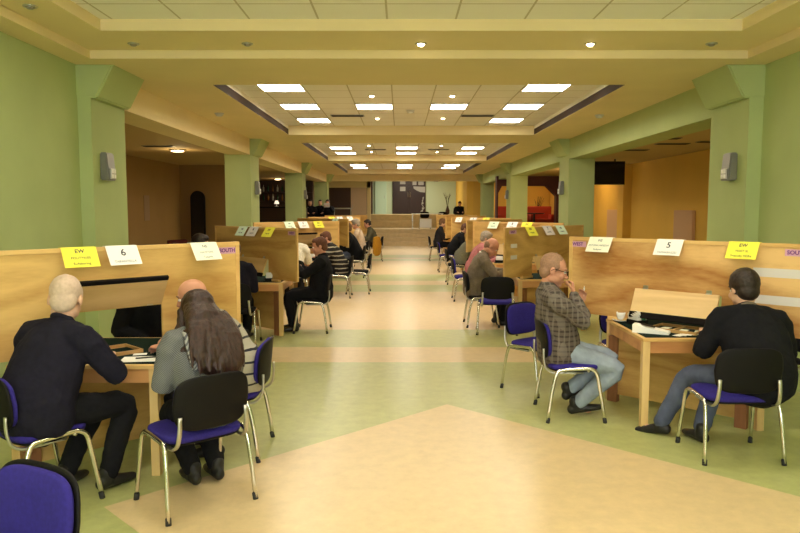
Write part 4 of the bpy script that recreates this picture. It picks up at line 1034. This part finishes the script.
bm = BM(); lathe(bm, [(.22, 0), (.22, .02), (.05, .03)], 20); link('base', bm, 'dark_wood', t, True)
# bar
t = thing('bar_counter', 'dark bar counter on the left terrace', 'bar', (-4.75, 27.4, .75))
bm = BM(); box(bm, -1.1, 1.1, -.25, .25, 0, 1.0); link('front', bm, 'dark_wood', t)
bm = BM(); box(bm, -1.15, 1.15, -.32, .3, 1.0, 1.05, .006); link('worktop', bm, 'black_plastic', t)
t = thing('bar_shelf', 'dark shelf unit of bottles behind the bar', 'shelf', (-4.95, 30.2, .75))
bm = BM(); box(bm, -1.2, 1.2, .12, .16, 0, 2.17); link('back', bm, 'dark_wood', t)
for z in (.95, 1.32, 1.7): bm = BM(); box(bm, -1.2, 1.2, -.16, .12, z-.03, z); link('shelf_board', bm, 'dark_wood', t)
for s in (-1, 1): bm = BM(); box(bm, s*1.2-.02, s*1.2+.02, -.16, .16, 0, 2.17); link('side_panel', bm, 'dark_wood', t)
bm = BM(); box(bm, -1.2, 1.2, -.14, .12, 0, .92); link('cupboard', bm, 'dark_wood', t)
bt = {}
for zi, z in enumerate((1.32, 1.7)):
    for k in range(10):
        m = ('glass_green', 'glass_amber', 'glass_clear')[(k*7+zi*2) % 3]; x = -5.85+.2*k
        l = ('%s bottle, %s from the left on the %s bar shelf' % ({'glass_green': 'green', 'glass_amber': 'amber', 'glass_clear': 'pale'}[m], ['first', 'second', 'third', 'fourth', 'fifth', 'sixth', 'seventh', 'eighth', 'ninth', 'tenth'][k], ('middle', 'top')[zi]))
        bm = BM(); lathe(bm, [(.036, 0), (.038, .01), (.038, .17), (.015, .22), (.013, .28), (.016, .285)], 12)
        o = tag(link('bottle', bm, m, None, True), l, 'bottle', 'bottles behind the bar'); o.location = (x, 30.17, .75+z)
t = thing('bar_lamp', 'small white lamp glowing on the bar counter', 'lamp', (-4.80, 27.35, 1.80))
bm = BM(); lathe(bm, [(.08, 0), (.08, .02), (.015, .03), (.015, .12)], 16); link('base', bm, 'steel', t, True)
bm = BM(); lathe(bm, [(.10, .11), (.09, .13), (.05, .24)], 16); link('shade', bm, mat('lamp_shade', (.8, .7, .6), .6, emit=(1, .8, .6), estr=1.2), t, True)
# railing before the terrace
t = thing('railing', 'light metal railing in front of the terrace at left', 'railing', (-3.0, 32.15, .75))
bm = BM(); cyl(bm, (-.8, 0, .98), (.8, 0, .98), .03); link('handrail', bm, 'steel', t)
for x in (-.75, 0, .75): bm = BM(); cyl(bm, (x, 0, 0), (x, 0, .98), .02); link('post', bm, 'steel', t)
bm = BM(); box(bm, -.78, .78, -.01, .01, .1, .85); link('panel', bm, 'dark_wood', t)
# left aisle: mirror, red chairs, low table, notice
t = thing('standing_mirror', 'tall dark round-topped mirror against the brown wall', 'mirror', (-5.55, 19.3, 0))
bm = BM(); q = [(-.17, .9), (.17, .9)]+[(.17*math.cos(a), 2.02+.17*math.sin(a)) for a in [math.pi*k/12 for k in range(13)]]
def outline(bm, q, y0, y1):
    a = [bm.verts.new((x, y0, z)) for x, z in q]; b = [bm.verts.new((x, y1, z)) for x, z in q]
    for i in range(len(q)): bm.faces.new((a[i], a[(i+1) % len(q)], b[(i+1) % len(q)], b[i]))
    bm.faces.new(a); bm.faces.new(list(reversed(b))); bmesh.ops.recalc_face_normals(bm, faces=bm.faces)
q = [(.20, .8)]+[(.20*math.cos(a), 2.02+.20*math.sin(a)) for a in [math.pi*k/14 for k in range(15)]]+[(-.20, .8)]
outline(bm, q, -.03, .03); link('frame', bm, 'black_plastic', t)
q = [(.16, .86)]+[(.16*math.cos(a), 2.02+.16*math.sin(a)) for a in [math.pi*k/14 for k in range(15)]]+[(-.16, .86)]
bm = BM(); outline(bm, q, -.036, -.03); link('mirror_glass', bm, 'screen_glass', t)
for s in (-1, 1): bm = BM(); sweep(bm, [(s*.16, .0, .8), (s*.2, -.15, 0)], [.02], n=8); link('foot', bm, 'black_plastic', t)
def armchair(x, y, rz, label):
    t = thing('armchair', label, 'armchair', (x, y, 0), rz, 'dark red armchairs in the left aisle')
    bm = BM(); box(bm, -.3, .3, -.3, .28, .25, .45, .04); link('seat', bm, 'dark_red', t)
    bm = BM(); box(bm, -.3, .3, -.34, -.22, .25, .95, .05); link('backrest', bm, 'dark_red', t)
    for s in (-1, 1): bm = BM(); box(bm, s*.32-.05, s*.32+.05, -.3, .25, .25, .65, .03); link('armrest', bm, 'dark_red', t)
    for s in (-1, 1):
        for q in (-.24, .2): bm = BM(); cyl(bm, (s*.26, q, 0), (s*.26, q, .26), .02); link('leg', bm, 'dark_wood', t)
armchair(-4.95, 16.4, R(-60), 'dark red armchair beside the low table in the left aisle'); armchair(-5.4, 17.6, R(-120), 'dark red armchair in front of the mirror in the left aisle')
t = thing('low_table', 'dark table in the left aisle by the red armchairs', 'table', (-4.5, 17.3, 0))
bm = BM(); box(bm, -.5, .5, -.35, .35, .68, .72, .004); link('tabletop', bm, 'dark_wood', t)
for s in (-1, 1):
    for q in (-.3, .3): bm = BM(); box(bm, s*.44-.025, s*.44+.025, q-.025, q+.025, 0, .68); link('leg', bm, 'dark_wood', t)
o = tag(boxo('wall_notice', 'tan_wall', (0, .01, -.18, .18, -.3, .3)), 'plain pale notice board on the brown aisle wall', 'notice'); o.location = (AL+.003, 16.9, 1.75); o.active_material = mat('dull_board', (.34, .22, .12), .8)
# papers and stickers on the stage door
mat('door_paper', (.36, .34, .32), .7)
gp = 'papers on the dark stage door'
for x, z, w, h, l, m in ((.15, 3.18, .30, .24, 'upper white paper on the left leaf of the dark door', 'door_paper'), (.15, 2.80, .30, .24, 'lower white paper on the left leaf of the dark door', 'door_paper'),
                         (.80, 3.16, .22, .30, 'upper left paper on the right leaf of the dark door', 'door_paper'), (1.16, 3.16, .30, .30, 'upper right paper on the right leaf of the dark door', 'door_paper')):
    o = tag(boxo('paper_notice', m, (-w/2, w/2, -.003, 0, -h/2, h/2)), l, 'paper', gp); o.location = (x, 38.878, z)
bm = BM(); q = [(-.33, .14), (.33, .12), (.33, -.20), (.05, -.17), (-.15, -.08), (-.30, .02)]
outline(bm, q, -.003, 0); o = tag(link('poster', bm, 'door_paper'), 'large torn-edged white poster under the right leaf papers', 'poster', gp); o.location = (1.06, 38.878, 2.80)
bm = BM()
for k in range(6): box(bm, -.06+.03*(k % 3), .02+.03*(k % 2), -.003, 0, .14*k, .14*k+.09)
sweep(bm, [(-.1, -.002, 0), (.1, -.002, .2), (-.05, -.002, .4), (.06, -.002, .8)], [.018], n=6)
o = tag(link('door_sticker', bm, 'door_paper'), 'vertical white squiggle sticker at the edge of the dark door', 'sticker', gp); o.location = (1.25, 38.876, 1.55)
t = tag(boxo('wall_plate', 'grey_metal', (-.13, .13, -.02, 0, -.03, .03)), 'small dark plate high on the pale stage wall', 'plate'); t.location = (2.0, 38.999, 3.22)
t = tag(boxo('wall_vent', 'grey_metal', (-.13, .13, -.02, 0, -.04, .04)), 'small dark plate above the mint door', 'plate'); t.location = (-1.1, 38.999, 3.55)
l = bpy.data.lights.new('stage_light', 'AREA'); l.energy = 120; l.size = 1.5; l.color = (1, .93, .75)
o = bpy.data.objects.new('stage_light', l); COL.objects.link(o); o.location = (.5, 36.5, 3.8)

# ------------------------------------------------------------------ camera and render look
cam = bpy.data.cameras.new('camera'); co = bpy.data.objects.new('camera', cam); COL.objects.link(co)
cam.sensor_width = 36; cam.lens = 36*700/800
co.location = (0, 0, 1.75); co.rotation_euler = (R(90)-math.atan((266.5-208)/700), 0, 0)
SC.camera = co
w = bpy.data.worlds.new('world'); SC.world = w; w.use_nodes = True
w.node_tree.nodes['Background'].inputs['Color'].default_value = (1, .85, .6, 1); w.node_tree.nodes['Background'].inputs['Strength'].default_value = .05
vs = SC.view_settings; vs.view_transform = 'Standard'; vs.look = 'None'; vs.gamma = 1; vs.use_curve_mapping = False; vs.exposure = 0.0
SC.cycles.use_denoising = True
SC.cycles.max_bounces = 8; SC.cycles.diffuse_bounces = 5
SC.cycles.sample_clamp_indirect = 6
